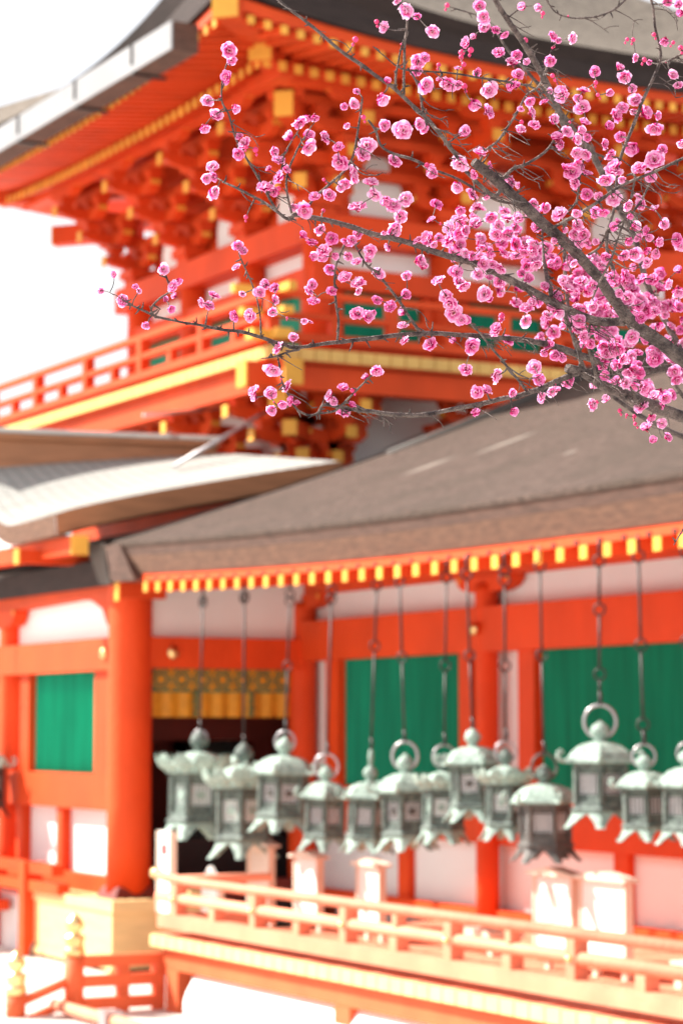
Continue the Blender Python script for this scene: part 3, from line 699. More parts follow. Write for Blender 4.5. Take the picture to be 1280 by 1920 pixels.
for i in range(3):
    ya, yb = COLY[i] + .25, COLY[i + 1] - .25
    f_ = B(GX1 - .09, GX1 + .04, ya - .1, ya, 3.42, 4.02).build('window_jamb', 'red', gate); B(GX1 - .09, GX1 + .04, yb, yb + .1, 3.42, 4.02).build('window_jamb', 'red', gate)
    B(GX1 - .09, GX1 + .035, ya, yb, 3.42, 3.52).build('window_sill', 'red', gate)
    l = MB()
    for j in range(14): l.box(GX1 - .05, GX1 - .01, ya + (yb - ya) * j / 14, ya + (yb - ya) * (j + .6) / 14, 3.52, 4.02)
    l.box(GX1 - .09, GX1 - .055, ya, yb, 3.52, 4.02); l.build('window_lattice', 'green', f_)
    xa, xb = COLX[i] + .25, COLX[i + 1] - .25
    f_ = B(xa - .1, xa, GY0 - .04, GY0 + .09, 3.42, 4.02).build('window_jamb', 'red', gate); B(xb, xb + .1, GY0 - .04, GY0 + .09, 3.42, 4.02).build('window_jamb', 'red', gate)
    B(xa, xb, GY0 + .0, GY0 + .09, 3.42, 4.02).build('window_lattice', 'green', f_)
# bracket clusters
def cluster(x, y, z0, out, nt=3, step=.28, th=.24, corner=None):
    al = (1, 0) if out[1] else (0, 1)
    m = MB()
    def bx_(a0, a1, o0, o1, za, zb, mm=0):
        xs = sorted((x + al[0] * a0 + out[0] * o0, x + al[0] * a1 + out[0] * o1)); ys = sorted((y + al[1] * a0 + out[1] * o0, y + al[1] * a1 + out[1] * o1))
        m.box(xs[0], xs[1], ys[0], ys[1], za, zb, mm)
    def blk(a, o, z): 
        bx_(a - .055, a + .055, o - .055, o + .055, z, z + .045); bx_(a - .075, a + .075, o - .075, o + .075, z + .0455, z + .10)
    def arm(o, z, hw):
        pr = [(-hw, z + .12), (-hw, z + .07), (-hw * .8, z + .015), (-hw * .6, z), (hw * .6, z), (hw * .8, z + .015), (hw, z + .07), (hw, z + .12)]
        m.prism(pr, lambda u, v, a: (x + al[0] * u + out[0] * (o + a), y + al[1] * u + out[1] * (o + a), v), -.05, .05)
        for s_ in (-1, 1): bx_(s_ * hw - (.0 if s_ > 0 else .008), s_ * hw + (.008 if s_ > 0 else 0), o - .048, o + .048, z + .07, z + .118, 1)
    bx_(-.12, .12, -.12, .12, z0, z0 + .07); bx_(-.16, .16, -.16, .16, z0 + .0705, z0 + .16)
    for k in range(nt):
        z = z0 + .165 + k * th; o1 = (k + 1) * step
        arm(k * step, z, .34 - .0 * k)
        pr = [(-.1, z + .118), (-.1, z + .003), (o1 - .12, z + .003), (o1 + .04, z + .03), (o1 + .12, z + .085), (o1 + .12, z + .118)]
        m.prism(pr, lambda u, v, a: (x + al[0] * a + out[0] * u, y + al[1] * a + out[1] * u, v), -.052, .052)
        bx_(-.054, .054, o1 + .12, o1 + .134, z + .012, z + .12, 1)
        for a in (-.28, 0, .28): blk(a, k * step, z + .122)
        blk(0, o1, z + .122)
    arm(nt * step, z0 + .165 + (nt - 1) * th + .222, .34)
    o = MB(); 
    return m.build('bracket_set', ['red', 'gold'], gate)
for x_ in COLX: cluster(x_, GY0 - .02, 4.70, (0, -1))
for y_ in COLY: cluster(GX1 + .02, y_, 4.70, (1, 0))
for x_ in COLX: cluster(x_, GY0 - .02, 2.2, (0, -1), 3, .26, .20)
for y_ in COLY: cluster(GX1 + .02, y_, 2.2, (1, 0), 3, .26, .20)
for k in (0, 1, 2):
    zt_ = 4.70 + .165 + k * .24 + .224; o_ = k * .28 + .02
    B(GX0 - o_ - .2, GX1 + o_ + .2, GY0 - o_ - .045, GY0 - o_ + .045, zt_, zt_ + .085).build('bracket_tie', 'red', gate)
    B(GX1 + o_ - .045, GX1 + o_ + .045, GY0 - o_ - .2, GY1 + .3, zt_ + .002, zt_ + .087).build('bracket_tie', 'red', gate)
# diagonal corner arms with yellow ends
def diag(o0, o1, z0, z1, w_, zc, xc=GX1, yc=GY0, sx=1, name='corner_arm'):
    m = MB(); d = Vector((sx, -1, 0)).normalized(); nrm = Vector((1 * 1, sx, 0)).normalized() * w_
    a = Vector((xc + sx * o0, yc - o0, 0)); b = Vector((xc + sx * o1, yc - o1, 0))
    P = lambda p, n_, z: (p.x + nrm.x * n_, p.y + nrm.y * n_, z)
    m.hexa([P(a, -1, z0), P(b, -1, z1), P(b, 1, z1), P(a, 1, z0), P(a, -1, z0 + zc), P(b, -1, z1 + zc), P(b, 1, z1 + zc), P(a, 1, z0 + zc)])
    ob_ = m.build(name, 'red', gate)
    e = MB(); b1 = b + d * .002; b2 = b + d * .016
    e.hexa([P(b1, -1.02, z1 - .003), P(b2, -1.02, z1 - .003), P(b2, 1.02, z1 - .003), P(b1, 1.02, z1 - .003), P(b1, -1.02, z1 + zc + .003), P(b2, -1.02, z1 + zc + .003), P(b2, 1.02, z1 + zc + .003), P(b1, 1.02, z1 + zc + .003)])
    e.build('end_cap', 'gold', ob_); return ob_
diag(.0, .36, 4.85, 4.86, .06, .13); diag(.0, .70, 5.34, 5.40, .085, .22)
diag(.0, 1.16, 5.70, 5.73, .10, .19, name='hip_rafter'); diag(.9, 1.80, 5.88, 5.85, .11, .17, name='hip_rafter')
diag(.0, 1.16, 5.66, 5.68, .10, .19, GX0, GY0, -1, name='hip_rafter'); diag(.9, 1.80, 5.88, 5.80, .11, .16, GX0, GY0, -1, name='hip_rafter')
diag(.0, .70, 5.22, 5.2, .085, .2, GX0, GY0, -1)
diag(.0, .30, 2.38, 2.38, .06, .12); diag(.0, .56, 2.58, 2.58, .065, .13); diag(0, .80, 2.78, 2.79, .08, .16)
# outer purlins
B(GX0 - 1.1, GX1 + 1.1, GY0 - .93, GY0 - .79, 5.64, 5.76).build('purlin', 'red', gate)
B(GX1 + .79, GX1 + .93, GY0 - .788, GY1 + 1.1, 5.641, 5.761).build('purlin', 'red', gate)
B(GX0, GX1 + .3, GY0 - .10, GY0 + .09, 5.35, 5.62).build('wall_purlin', 'red', gate)
B(GX1 - .09, GX1 + .10, GY0 + .1, GY1, 5.35, 5.62).build('wall_purlin', 'red', gate)
# eaves: o = distance out from the wall; s = position along the side
OL = 1.85
HX, HY = (GX1 - GX0) / 2 + OL, (GY1 - GY0) / 2 + OL
def upt(t, amt, p=2.6): return amt * max(0, abs(t)) ** p
raf1 = MB(); raf1.hexa([(-.038, -.02, -.085), (.038, -.02, -.085), (.038, 1.2, .255), (-.038, 1.2, .255), (-.038, -.02, 0), (.038, -.02, 0), (.038, 1.2, .34), (-.038, 1.2, .34)])
raf1 = raf1.mesh('base_rafter', ['red'])
raf2 = MB(); raf2.hexa([(-.034, -.02, -.075), (.034, -.02, -.075), (.034, .85, .02), (-.034, .85, .02), (-.034, -.02, 0), (.034, -.02, 0), (.034, .85, .09), (-.034, .85, .09)])
raf2 = raf2.mesh('flying_rafter', ['red'])
c1 = B(-.037, .037, -.034, -.021, -.084, -.001).mesh('end_cap', ['gold']); c2 = B(-.033, .033, -.034, -.021, -.074, -.001).mesh('end_cap', ['gold'])
def rafters(side):
    half = HX if side == 'front' else HY
    ctr = cx if side == 'front' else cy
    n = int(2 * (half - .14) / .15)
    for i in range(n + 1):
        s_ = -half + .14 + i * (2 * half - .28) / n; t = s_ / half
        for nm_, me, ce, o_, z_, amt in (('base_rafter', raf1, c1, 1.16, 5.66, .17), ('flying_rafter', raf2, c2, 1.78, 5.68, .27)):
            if abs(s_) > half - (OL - o_) - .02: continue
            # rafters near a corner are shortened by the hip: keep only those whose tail stays behind it
            q = upt(t, amt)
            if side == 'front': o = link(nm_, me, gate, (ctr + s_, GY0 - o_, z_ + q))
            else:
                o = link(nm_, me, gate, (GX1 + o_, ctr + s_, z_ + q)); o.rotation_euler = (0, 0, R(90))
            inner = abs(s_) - (half - OL)
            if inner > 0:
                L = (1.2 if nm_ == 'base_rafter' else .85); room = o_ - inner
                o.scale = (1, max(.12, min(1, room / L)), max(.3, min(1, room / L)) if False else 1)
            link('end_cap', ce, o)
rafters('front'); rafters('side')
def side_pt(side, s_, o_, z_):
    if side == 'front': return (cx + s_, GY0 - o_, z_)
    if side == 'side': return (GX1 + o_, cy + s_, z_)
    if side == 'rear': return (cx - s_, GY1 + o_, z_)
    return (GX0 - o_, cy - s_, z_)
def strip(name, mt, prof, sides=('front', 'side'), amt=.3, smooth=False, p=2.6):
    m = MB()
    for sd_ in sides:
        half = HX if sd_ in ('front', 'rear') else HY
        rows = []
        for i in range(41):
            t = -1 + 2 * i / 40
            rows.append([side_pt(sd_, t * (half - (OL - o_)), o_, z_ + upt(t, amt * k_, p)) for (o_, z_, k_) in prof])
        m.grid(rows)
    return m.build(name, mt, gate, smooth)
strip('soffit_boards', 'red', [(1.80, 5.70, .9), (1.2, 5.76, .7), (.95, 5.78, .6), (1.14, 5.685, .5), (0, 6.01, .35)], ('front', 'side', 'rear', 'west'), amt=.3)
strip('eave_board', 'red', [(1.79, 5.78, .95), (1.80, 5.685, .9), (1.6, 5.70, .9)], amt=.3)
strip('mid_eave_board', 'red', [(1.10, 5.77, .62), (1.13, 5.685, .58), (1.0, 5.72, .58)], amt=.3)
strip('roof_edge', 'barkshade', [(1.87, 6.06, 1.9), (1.80, 5.95, 1.45), (1.83, 5.78, .98), (1.6, 5.78, .95)], ('front', 'side', 'rear', 'west'), amt=.33)  # shadow on the thick edge is painted in as near-black bark
strip('roof', 'barkpale', [(1.87 - d, 6.06 + .38 * d + .09 * d * d, 1.9 * (1 - min(1, d / 3)) ** 1.5) for d in (0, .05, .3, .7, 1.2, 1.8, 2.5, 3.2, 3.86)], ('front', 'side', 'rear', 'west'), amt=.33, smooth=True)
# gutter
gu = MB(); gu.box(-25.0, -18.02, GY0 - 2.10, GY0 - 1.87, 5.63, 5.87); gu = gu.build('gutter', 'barkmid', gate)
B(-25.0, -18.03, GY0 - 2.116, GY0 - 2.102, 5.635, 5.875).build('front_plate', 'metalwhite', gu)
for x_ in (-18.85, -20.15, -21.6, -23.1):
    m = MB(); m.box(x_ - .015, x_ + .015, GY0 - 2.13, GY0 - 2.118, 5.70, 5.88).box(x_ - .02, x_ + .02, GY0 - 2.12, GY0 - 1.8, 5.605, 5.628); m.build('strap', 'iron', gu)
# balcony
OB = 1.0
bX0, bX1, bY0, bY1 = GX0 - 2.1, GX1 + OB, GY0 - OB, GY1 + OB
bal = MB(); bal.box(bX0 + .02, bX1 - .02, bY0 + .02, bY1, 3.16, 3.29); bal.build('balcony_floor', 'red', gate)
be = MB(); n = int((bX1 - bX0) / .15)
for i in range(n): be.box(bX0 + (bX1 - bX0) * i / n + .006, bX0 + (bX1 - bX0) * (i + 1) / n - .006, bY0 - .004, bY0 + .018, 3.18, 3.285)
n = int((bY1 - bY0) / .15)
for i in range(n): be.box(bX1 - .018, bX1 + .004, bY0 + (bY1 - bY0) * i / n + .006, bY0 + (bY1 - bY0) * (i + 1) / n - .006, 3.18, 3.285)
be.build('balcony_plank_ends', 'sungold', gate)
def beamx(name, y, z0, z1, x0, x1, w_, cap=True):
    o = B(x0, x1, y - w_, y + w_, z0, z1).build(name, 'red', gate)
    if cap: B(x1 + .001, x1 + .02, y - w_ - .004, y + w_ + .004, z0 - .004, z1 + .004).build('end_cap', 'gold', o)
def beamy(name, x, z0, z1, y0, y1, w_, cap=True):
    o = B(x - w_, x + w_, y0, y1, z0, z1).build(name, 'red', gate)
    if cap: B(x - w_ - .004, x + w_ + .004, y0 - .02, y0 - .001, z0 - .004, z1 + .004).build('end_cap', 'gold', o)
beamx('balcony_beam', bY0 + .16, 2.94, 3.155, bX0 - .15, bX1 + .16, .085); beamy('balcony_beam', bX1 - .16, 2.935, 3.15, bY0 - .16, bY1, .085)
for z0, z1, w_, ov in ((3.345, 3.42, .07, .12), (3.55, 3.60, .045, .20), (3.74, 3.80, .032, .28)):
    nm_ = 'balcony_rail'
    o = B(bX0 - ov, bX1 + ov, bY0 + .09 - w_, bY0 + .09 + w_, z0, z1).build(nm_, 'red', gate)
    B(bX1 + ov + .001, bX1 + ov + .016, bY0 + .09 - w_ - .006, bY0 + .09 + w_ + .006, z0 - .006, z1 + .006).build('end_cap', 'gold', o)
    B(bX1 + ov - .17, bX1 + ov - .0, bY0 + .09 - w_ - .004, bY0 + .09 + w_ + .004, z0 - .003, z1 + .004).build('end_sleeve', 'gold', o)
    o = B(bX1 - .09 - w_, bX1 - .09 + w_, bY0 - ov, bY1, z0 + .003, z1 + .003).build(nm_, 'red', gate)
    B(bX1 - .09 - w_ - .006, bX1 - .09 + w_ + .006, bY0 - ov - .016, bY0 - ov - .001, z0 - .003, z1 + .009).build('end_cap', 'gold', o)
    B(bX1 - .09 - w_ - .004, bX1 - .09 + w_ + .004, bY0 - ov, bY0 - ov + .17, z0 - .001, z1 + .007).build('end_sleeve', 'gold', o)
for i in range(6):
    x_ = bX0 + .1 + i * (bX1 - bX0 - .2) / 5
    B(x_ - .05, x_ + .05, bY0 + .04, bY0 + .14, 3.42, 3.74).build('balcony_post', 'red', gate)
    if i < 5:
        x2 = x_ + (bX1 - bX0 - .2) / 10; B(x2 - .04, x2 + .04, bY0 + .05, bY0 + .13, 3.42, 3.55).build('balcony_short_post', 'red', gate)
    y_ = bY0 + .1 + i * (bY1 - bY0 - .2) / 5
    if i:
        B(bX1 - .14, bX1 - .04, y_ - .05, y_ + .05, 3.42, 3.74).build('balcony_post', 'red', gate)
    if i < 5:
        y2 = y_ + (bY1 - bY0 - .2) / 10; B(bX1 - .13, bX1 - .05, y2 - .04, y2 + .04, 3.42, 3.55).build('balcony_short_post', 'red', gate)

# ------------------------------------------------------------------ plum tree
rnd = random.Random(7)
tree = thing('plum_tree', 'pink flowering plum with bare grey branches reaching in from the right', 'tree', loc=(0, 0, 0))
# main limbs set out along the view: (px, py, distance, width in px)
LIMBS = [
 [(1440, 800, 3.20, 60), (1340, 712, 3.12, 46), (1280, 675, 3.08, 40), (1235, 640, 3.06, 37), (1180, 602, 3.04, 35), (1150, 560, 3.03, 30), (1110, 508, 3.02, 29), (1075, 470, 3.01, 29), (1040, 438, 3.00, 30), (1008, 410, 2.99, 29), (975, 380, 2.98, 29), (940, 348, 2.97, 28), (910, 322, 2.97, 27), (888, 303, 2.96, 25)],
 [(940, 350, 2.97, 12), (925, 366, 2.95, 12), (880, 330, 2.92, 11), (850, 287, 2.88, 11), (828, 256, 2.85, 11), (805, 228, 2.83, 11), (768, 193, 2.81, 10), (740, 168, 2.80, 10), (690, 131, 2.79, 9), (640, 96, 2.78, 8), (580, 45, 2.77, 7), (530, 8, 2.76, 6), (500, -20, 2.76, 5)],
 [(1170, 605, 3.04, 26), (1130, 603, 3.05, 24), (1090, 592, 3.05, 22), (1040, 569, 3.05, 21), (970, 531, 3.04, 20), (900, 498, 3.03, 19), (850, 483, 3.03, 18), (790, 463, 3.02, 16), (740, 448, 3.02, 15), (700, 438, 3.01, 15), (640, 420, 3.01, 14), (590, 409, 3.01, 14), (556, 403, 3.01, 12), (540, 412, 3.01, 6), (520, 398, 3.01, 6.5), (490, 376, 3.02, 6), (450, 356, 3.02, 5.5), (418, 340, 3.03, 4.5)],
 [(520, 398, 3.01, 6), (497, 358, 3.0, 5.5), (470, 310, 3.0, 5.5), (455, 285, 2.99, 5), (441, 256, 2.99, 5), (428, 213, 2.99, 4.5), (416, 188, 2.98, 4), (418, 150, 2.98, 3.5), (428, 112, 2.98, 3)],
 [(1440, 830, 3.22, 50), (1340, 802, 3.18, 36), (1280, 782, 3.16, 33), (1220, 760, 3.14, 32), (1175, 743, 3.13, 30), (1135, 726, 3.12, 29), (1100, 703, 3.10, 27), (1062, 690, 3.08, 25)],
 [(1085, 697, 3.09, 18), (1050, 712, 3.08, 16), (1000, 733, 3.07, 14), (920, 753, 3.06, 13), (840, 769, 3.05, 12), (765, 779, 3.04, 12), (690, 770, 3.03, 11), (640, 764, 3.03, 9), (607, 759, 3.02, 7), (595, 775, 3.02, 5), (575, 778, 3.02, 5), (555, 766, 3.01, 4.5), (541, 741, 3.01, 4.5), (528, 712, 3.0, 4), (521, 672, 3.0, 3)],
 [(1400, 720, 3.45, 30), (1280, 690, 3.40, 22), (1200, 694, 3.36, 20), (1110, 674, 3.30, 19), (1060, 656, 3.26, 18), (1010, 643, 3.22, 16), (940, 633, 3.18, 13), (840, 627, 3.14, 12), (785, 626, 3.11, 13), (715, 632, 3.09, 12), (640, 641, 3.07, 11), (555, 651, 3.05, 9), (535, 647, 3.05, 8), (490, 634, 3.04, 8), (455, 622, 3.04, 8), (417, 617, 3.03, 7), (380, 611, 3.03, 7), (355, 606, 3.03, 6), (300, 596, 3.03, 5.5), (270, 583, 3.03, 5), (240, 568, 3.03, 3), (214, 553, 3.03, 2)],
 [(1440, 860, 3.7, 22), (1320, 740, 3.72, 18), (1265, 637, 3.74, 17), (1215, 540, 3.74, 16), (1190, 452, 3.72, 16), (1160, 390, 3.72, 18), (1105, 282, 3.68, 16), (1065, 250, 3.55, 15), (1050, 216, 3.5, 16), (1035, 180, 3.45, 17), (1000, 112, 3.4, 17), (960, 50, 3.35, 15), (925, -5, 3.3, 13), (900, -50, 3.3, 11)],
 [(1160, 390, 3.74, 10), (1130, 322, 3.76, 9), (1110, 285, 3.76, 9), (1055, 216, 3.75, 8), (1015, 165, 3.74, 8), (985, 131, 3.73, 7), (950, 91, 3.72, 6), (925, 55, 3.72, 5), (890, 28, 3.72, 4), (845, 14, 3.72, 3)],
 [(1290, 760, 3.35, 10), (1215, 640, 3.33, 9), (1140, 480, 3.3, 8), (1150, 390, 3.3, 7), (1160, 306, 3.28, 7), (1180, 250, 3.27, 8), (1210, 175, 3.26, 7), (1237, 112, 3.25, 7), (1230, 66, 3.25, 6), (1220, 0, 3.24, 6), (1215, -30, 3.24, 5)],
 [(1028, 429, 2.99, 8), (1075, 406, 2.95, 8), (1130, 371, 2.91, 8), (1160, 350, 2.9, 8), (1215, 326, 2.88, 7), (1280, 296, 2.86, 7), (1320, 275, 2.85, 6)],
 [(1050, 216, 3.48, 5), (1000, 165, 3.2, 5), (960, 156, 3.05, 5), (920, 149, 3.02, 5), (870, 141, 3.0, 4.5), (800, 134, 2.98, 4), (755, 129, 2.97, 3.5), (720, 105, 2.97, 2.5), (703, 90, 2.97, 2)],
 [(757, 178, 2.81, 6), (757, 130, 2.80, 6), (758, 90, 2.79, 6), (762, 55, 2.79, 5), (766, 20, 2.78, 5)],
 [(742, 172, 2.80, 5), (742, 140, 2.79, 5), (748, 105, 2.79, 4.5), (757, 75, 2.79, 4.5)],
 [(898, 303, 2.96, 6), (912, 280, 2.94, 6), (932, 265, 2.93, 6), (950, 240, 2.91, 5.5), (966, 215, 2.90, 5), (985, 180, 2.88, 5), (1010, 160, 2.86, 5), (1022, 132, 2.85, 5), (1036, 88, 2.84, 4)],
 [(938, 338, 2.97, 8), (958, 318, 2.97, 8), (985, 308, 2.98, 7), (1020, 286, 2.99, 6), (1036, 265, 3.0, 5), (1050, 242, 3.0, 4), (1075, 225, 3.02, 3)],
 [(1090, 702, 3.10, 14), (1085, 660, 3.08, 13), (1072, 625, 3.07, 13), (1055, 588, 3.06, 12)],
 [(1125, 728, 3.12, 10), (1113, 690, 3.08, 8), (1105, 660, 3.06, 7), (1102, 630, 3.05, 7), (1106, 605, 3.05, 5)],
 [(985, 731, 3.07, 6), (965, 706, 3.0, 6), (940, 676, 2.96, 6), (905, 632, 2.93, 5), (870, 592, 2.91, 4), (850, 570, 2.9, 3)],
 [(786, 622, 3.11, 8), (768, 595, 3.08, 7), (750, 566, 3.06, 7), (730, 540, 3.05, 6), (708, 512, 3.03, 6), (690, 500, 3.02, 5), (668, 465, 3.01, 4), (660, 445, 3.01, 4)],
 [(632, 640, 3.07, 6), (634, 600, 3.06, 6), (630, 565, 3.05, 6), (627, 520, 3.04, 5), (632, 490, 3.03, 5), (648, 455, 3.02, 4)],
 [(1200, 760, 3.14, 6), (1165, 705, 3.1, 5), (1145, 705, 3.1, 5)],
 [(1030, 530, 3.06, 14), (1033, 555, 3.05, 12), (1022, 508, 3.07, 11), (1018, 470, 3.08, 5), (1015, 430, 3.1, 4)],
 [(1175, 330, 2.9, 5), (1190, 330, 2.89, 5), (1178, 385, 2.9, 5), (1165, 425, 2.91, 5), (1145, 485, 2.92, 5), (1128, 520, 2.94, 5), (1110, 560, 2.97, 4)],
 [(1050, 408, 2.99, 5), (1080, 380, 2.97, 5), (1084, 340, 2.95, 5), (1092, 300, 2.94, 5), (1094, 250, 2.93, 4)],
 [(1103, 478, 3.01, 6), (1125, 462, 2.99, 6), (1140, 430, 2.97, 5), (1180, 405, 2.95, 5), (1215, 350, 2.94, 5), (1228, 320, 2.93, 4)],
 [(800, 232, 2.83, 7), (792, 205, 2.83, 6), (786, 165, 2.83, 6), (770, 135, 2.83, 5), (764, 128, 2.83, 5)],
 [(810, 318, 2.95, 7), (770, 298, 2.95, 7), (720, 280, 2.96, 6), (705, 245, 2.96, 6), (690, 225, 2.96, 5)],
 [(985, 383, 3.02, 5), (930, 375, 3.0, 6), (860, 337, 2.98, 6), (810, 318, 2.95, 6)],
 [(575, 392, 3.01, 7), (590, 370, 3.0, 6), (618, 345, 2.99, 6), (650, 315, 2.98, 6), (665, 280, 2.97, 5), (672, 240, 2.96, 5), (680, 185, 2.95, 4)],
 [(548, 400, 3.01, 5), (538, 362, 3.0, 5), (540, 320, 3.0, 5), (560, 275, 2.99, 4), (585, 235, 2.99, 3)],
 [(505, 375, 3.01, 4), (505, 350, 3.0, 4), (525, 320, 2.99, 3.5), (535, 285, 2.98, 3.5), (560, 245, 2.98, 3)],
 [(560, 655, 3.05, 6), (540, 660, 3.04, 5), (515, 668, 3.04, 4), (490, 672, 3.03, 2)],
 [(690, 770, 3.03, 6), (650, 755, 3.02, 5), (625, 772, 3.02, 5), (595, 776, 3.02, 4)],
 [(628, 772, 3.02, 5), (655, 745, 3.0, 5), (690, 710, 2.99, 4), (710, 692, 2.98, 3)],
 [(490, 633, 3.04, 4), (487, 595, 3.03, 4), (478, 550, 3.03, 4), (465, 515, 3.02, 3.5), (450, 480, 3.02, 3), (448, 462, 3.02, 2)],
 [(290, 593, 3.03, 4), (284, 580, 3.03, 5), (300, 560, 3.02, 4.5), (318, 545, 3.02, 4), (314, 525, 3.01, 4), (308, 505, 3.01, 3)],
 [(1290, 900, 3.0, 8), (1300, 960, 3.0, 7), (1284, 985, 3.0, 5), (1262, 1022, 2.99, 2)],
 [(1060, 410, 3.6, 8), (1058, 460, 3.62, 10), (1062, 560, 3.65, 10), (1095, 690, 3.66, 11), (1200, 780, 3.68, 13), (1330, 840, 3.7, 18)],
 [(1180, -10, 3.5, 5), (1150, 18, 3.5, 5), (1110, 32, 3.5, 4.5), (1070, 33, 3.5, 4), (1040, 22, 3.5, 3.5), (1020, -5, 3.5, 3)],
 [(1310, 90, 3.2, 6), (1280, 100, 3.2, 6), (1255, 113, 3.22, 5), (1240, 118, 3.24, 5)],
]
def catmull(pts, sub=6):
    out = []
    for i in range(len(pts) - 1):
        p0, p1, p2, p3 = pts[max(i - 1, 0)], pts[i], pts[i + 1], pts[min(i + 2, len(pts) - 1)]
        for k in range(sub):
            t = k / sub
            out.append(tuple(.5 * ((2 * p1[j]) + (-p0[j] + p2[j]) * t + (2 * p0[j] - 5 * p1[j] + 4 * p2[j] - p3[j]) * t * t + (-p0[j] + 3 * p1[j] - 3 * p2[j] + p3[j]) * t ** 3) for j in range(len(p1))))
    out.append(tuple(pts[-1])); return out
nodes = []            # (px, py, d, width, limb index)
limb_mb = []
def wob(p, amp): return p + Vector((noise.noise(p * 40), noise.noise(p * 40 + Vector((9, 0, 0))), noise.noise(p * 40 + Vector((0, 9, 0))))) * amp
def add_limb(mb, sm, n=9):
    pts = [wob(at(p[0], p[1], p[2]), .0012) for p in sm]
    rad = [max(.0005, p[3] * (.71 if p[3] > 9 else .84) / FPX * p[2] / 2 * (1 + .13 * noise.noise(q * 90))) for p, q in zip(sm, pts)]
    mb.tube(pts, rad, n)
for li, L in enumerate(LIMBS):
    sm = catmull(L, 7 if L[0][3] > 8 else 5); mb = MB(); add_limb(mb, sm, 10 if L[0][3] > 8 else 7); limb_mb.append(mb)
    for p in sm: nodes.append((*p, li))
    # knuckles and thorn-like spurs
    for k in range(2, len(sm) - 1):
        if rnd.random() < .34 and -20 < sm[k][0] < 1300:
            p = sm[k]; a = rnd.uniform(0, 6.28); ln = rnd.uniform(4, 13) * (1 if p[3] < 10 else 1.3) + p[3] * .5
            q = (p[0] + math.cos(a) * ln, p[1] + math.sin(a) * ln, p[2] - .004)
            mb.tube([at(*p[:3]), at((p[0] + q[0]) / 2 + 1, (p[1] + q[1]) / 2, p[2]), at(*q)], [.0012 + p[3] * 3e-5, .0011, .0006], 5)
# trunk down to the ground
trunk = MB(); tp = [at(1440, 800, 3.2), at(1440, 830, 3.22), at(1560, 960, 3.35), at(1640, 1200, 3.45)]
base = at(1700, 1500, 3.5); base.z = GZ - .05
trunk.tube([tp[0] + Vector((-.01, 0, .0)), (tp[0] + tp[2]) / 2, tp[2], tp[3], (tp[3] + base) / 2 + Vector((.02, .01, 0)), base], [.022, .034, .05, .062, .07, .09], 14)
trunk.tube([at(1440, 860, 3.7), at(1500, 960, 3.6), tp[3]], [.014, .024, .04], 10)
trunk.tube([at(1400, 720, 3.45), at(1480, 800, 3.4), tp[2]], [.013, .02, .034], 10)
trunk.tube([at(1440, 830, 3.22), tp[2]], [.018, .035], 10)
trunk.build('trunk', 'bark', tree, True)

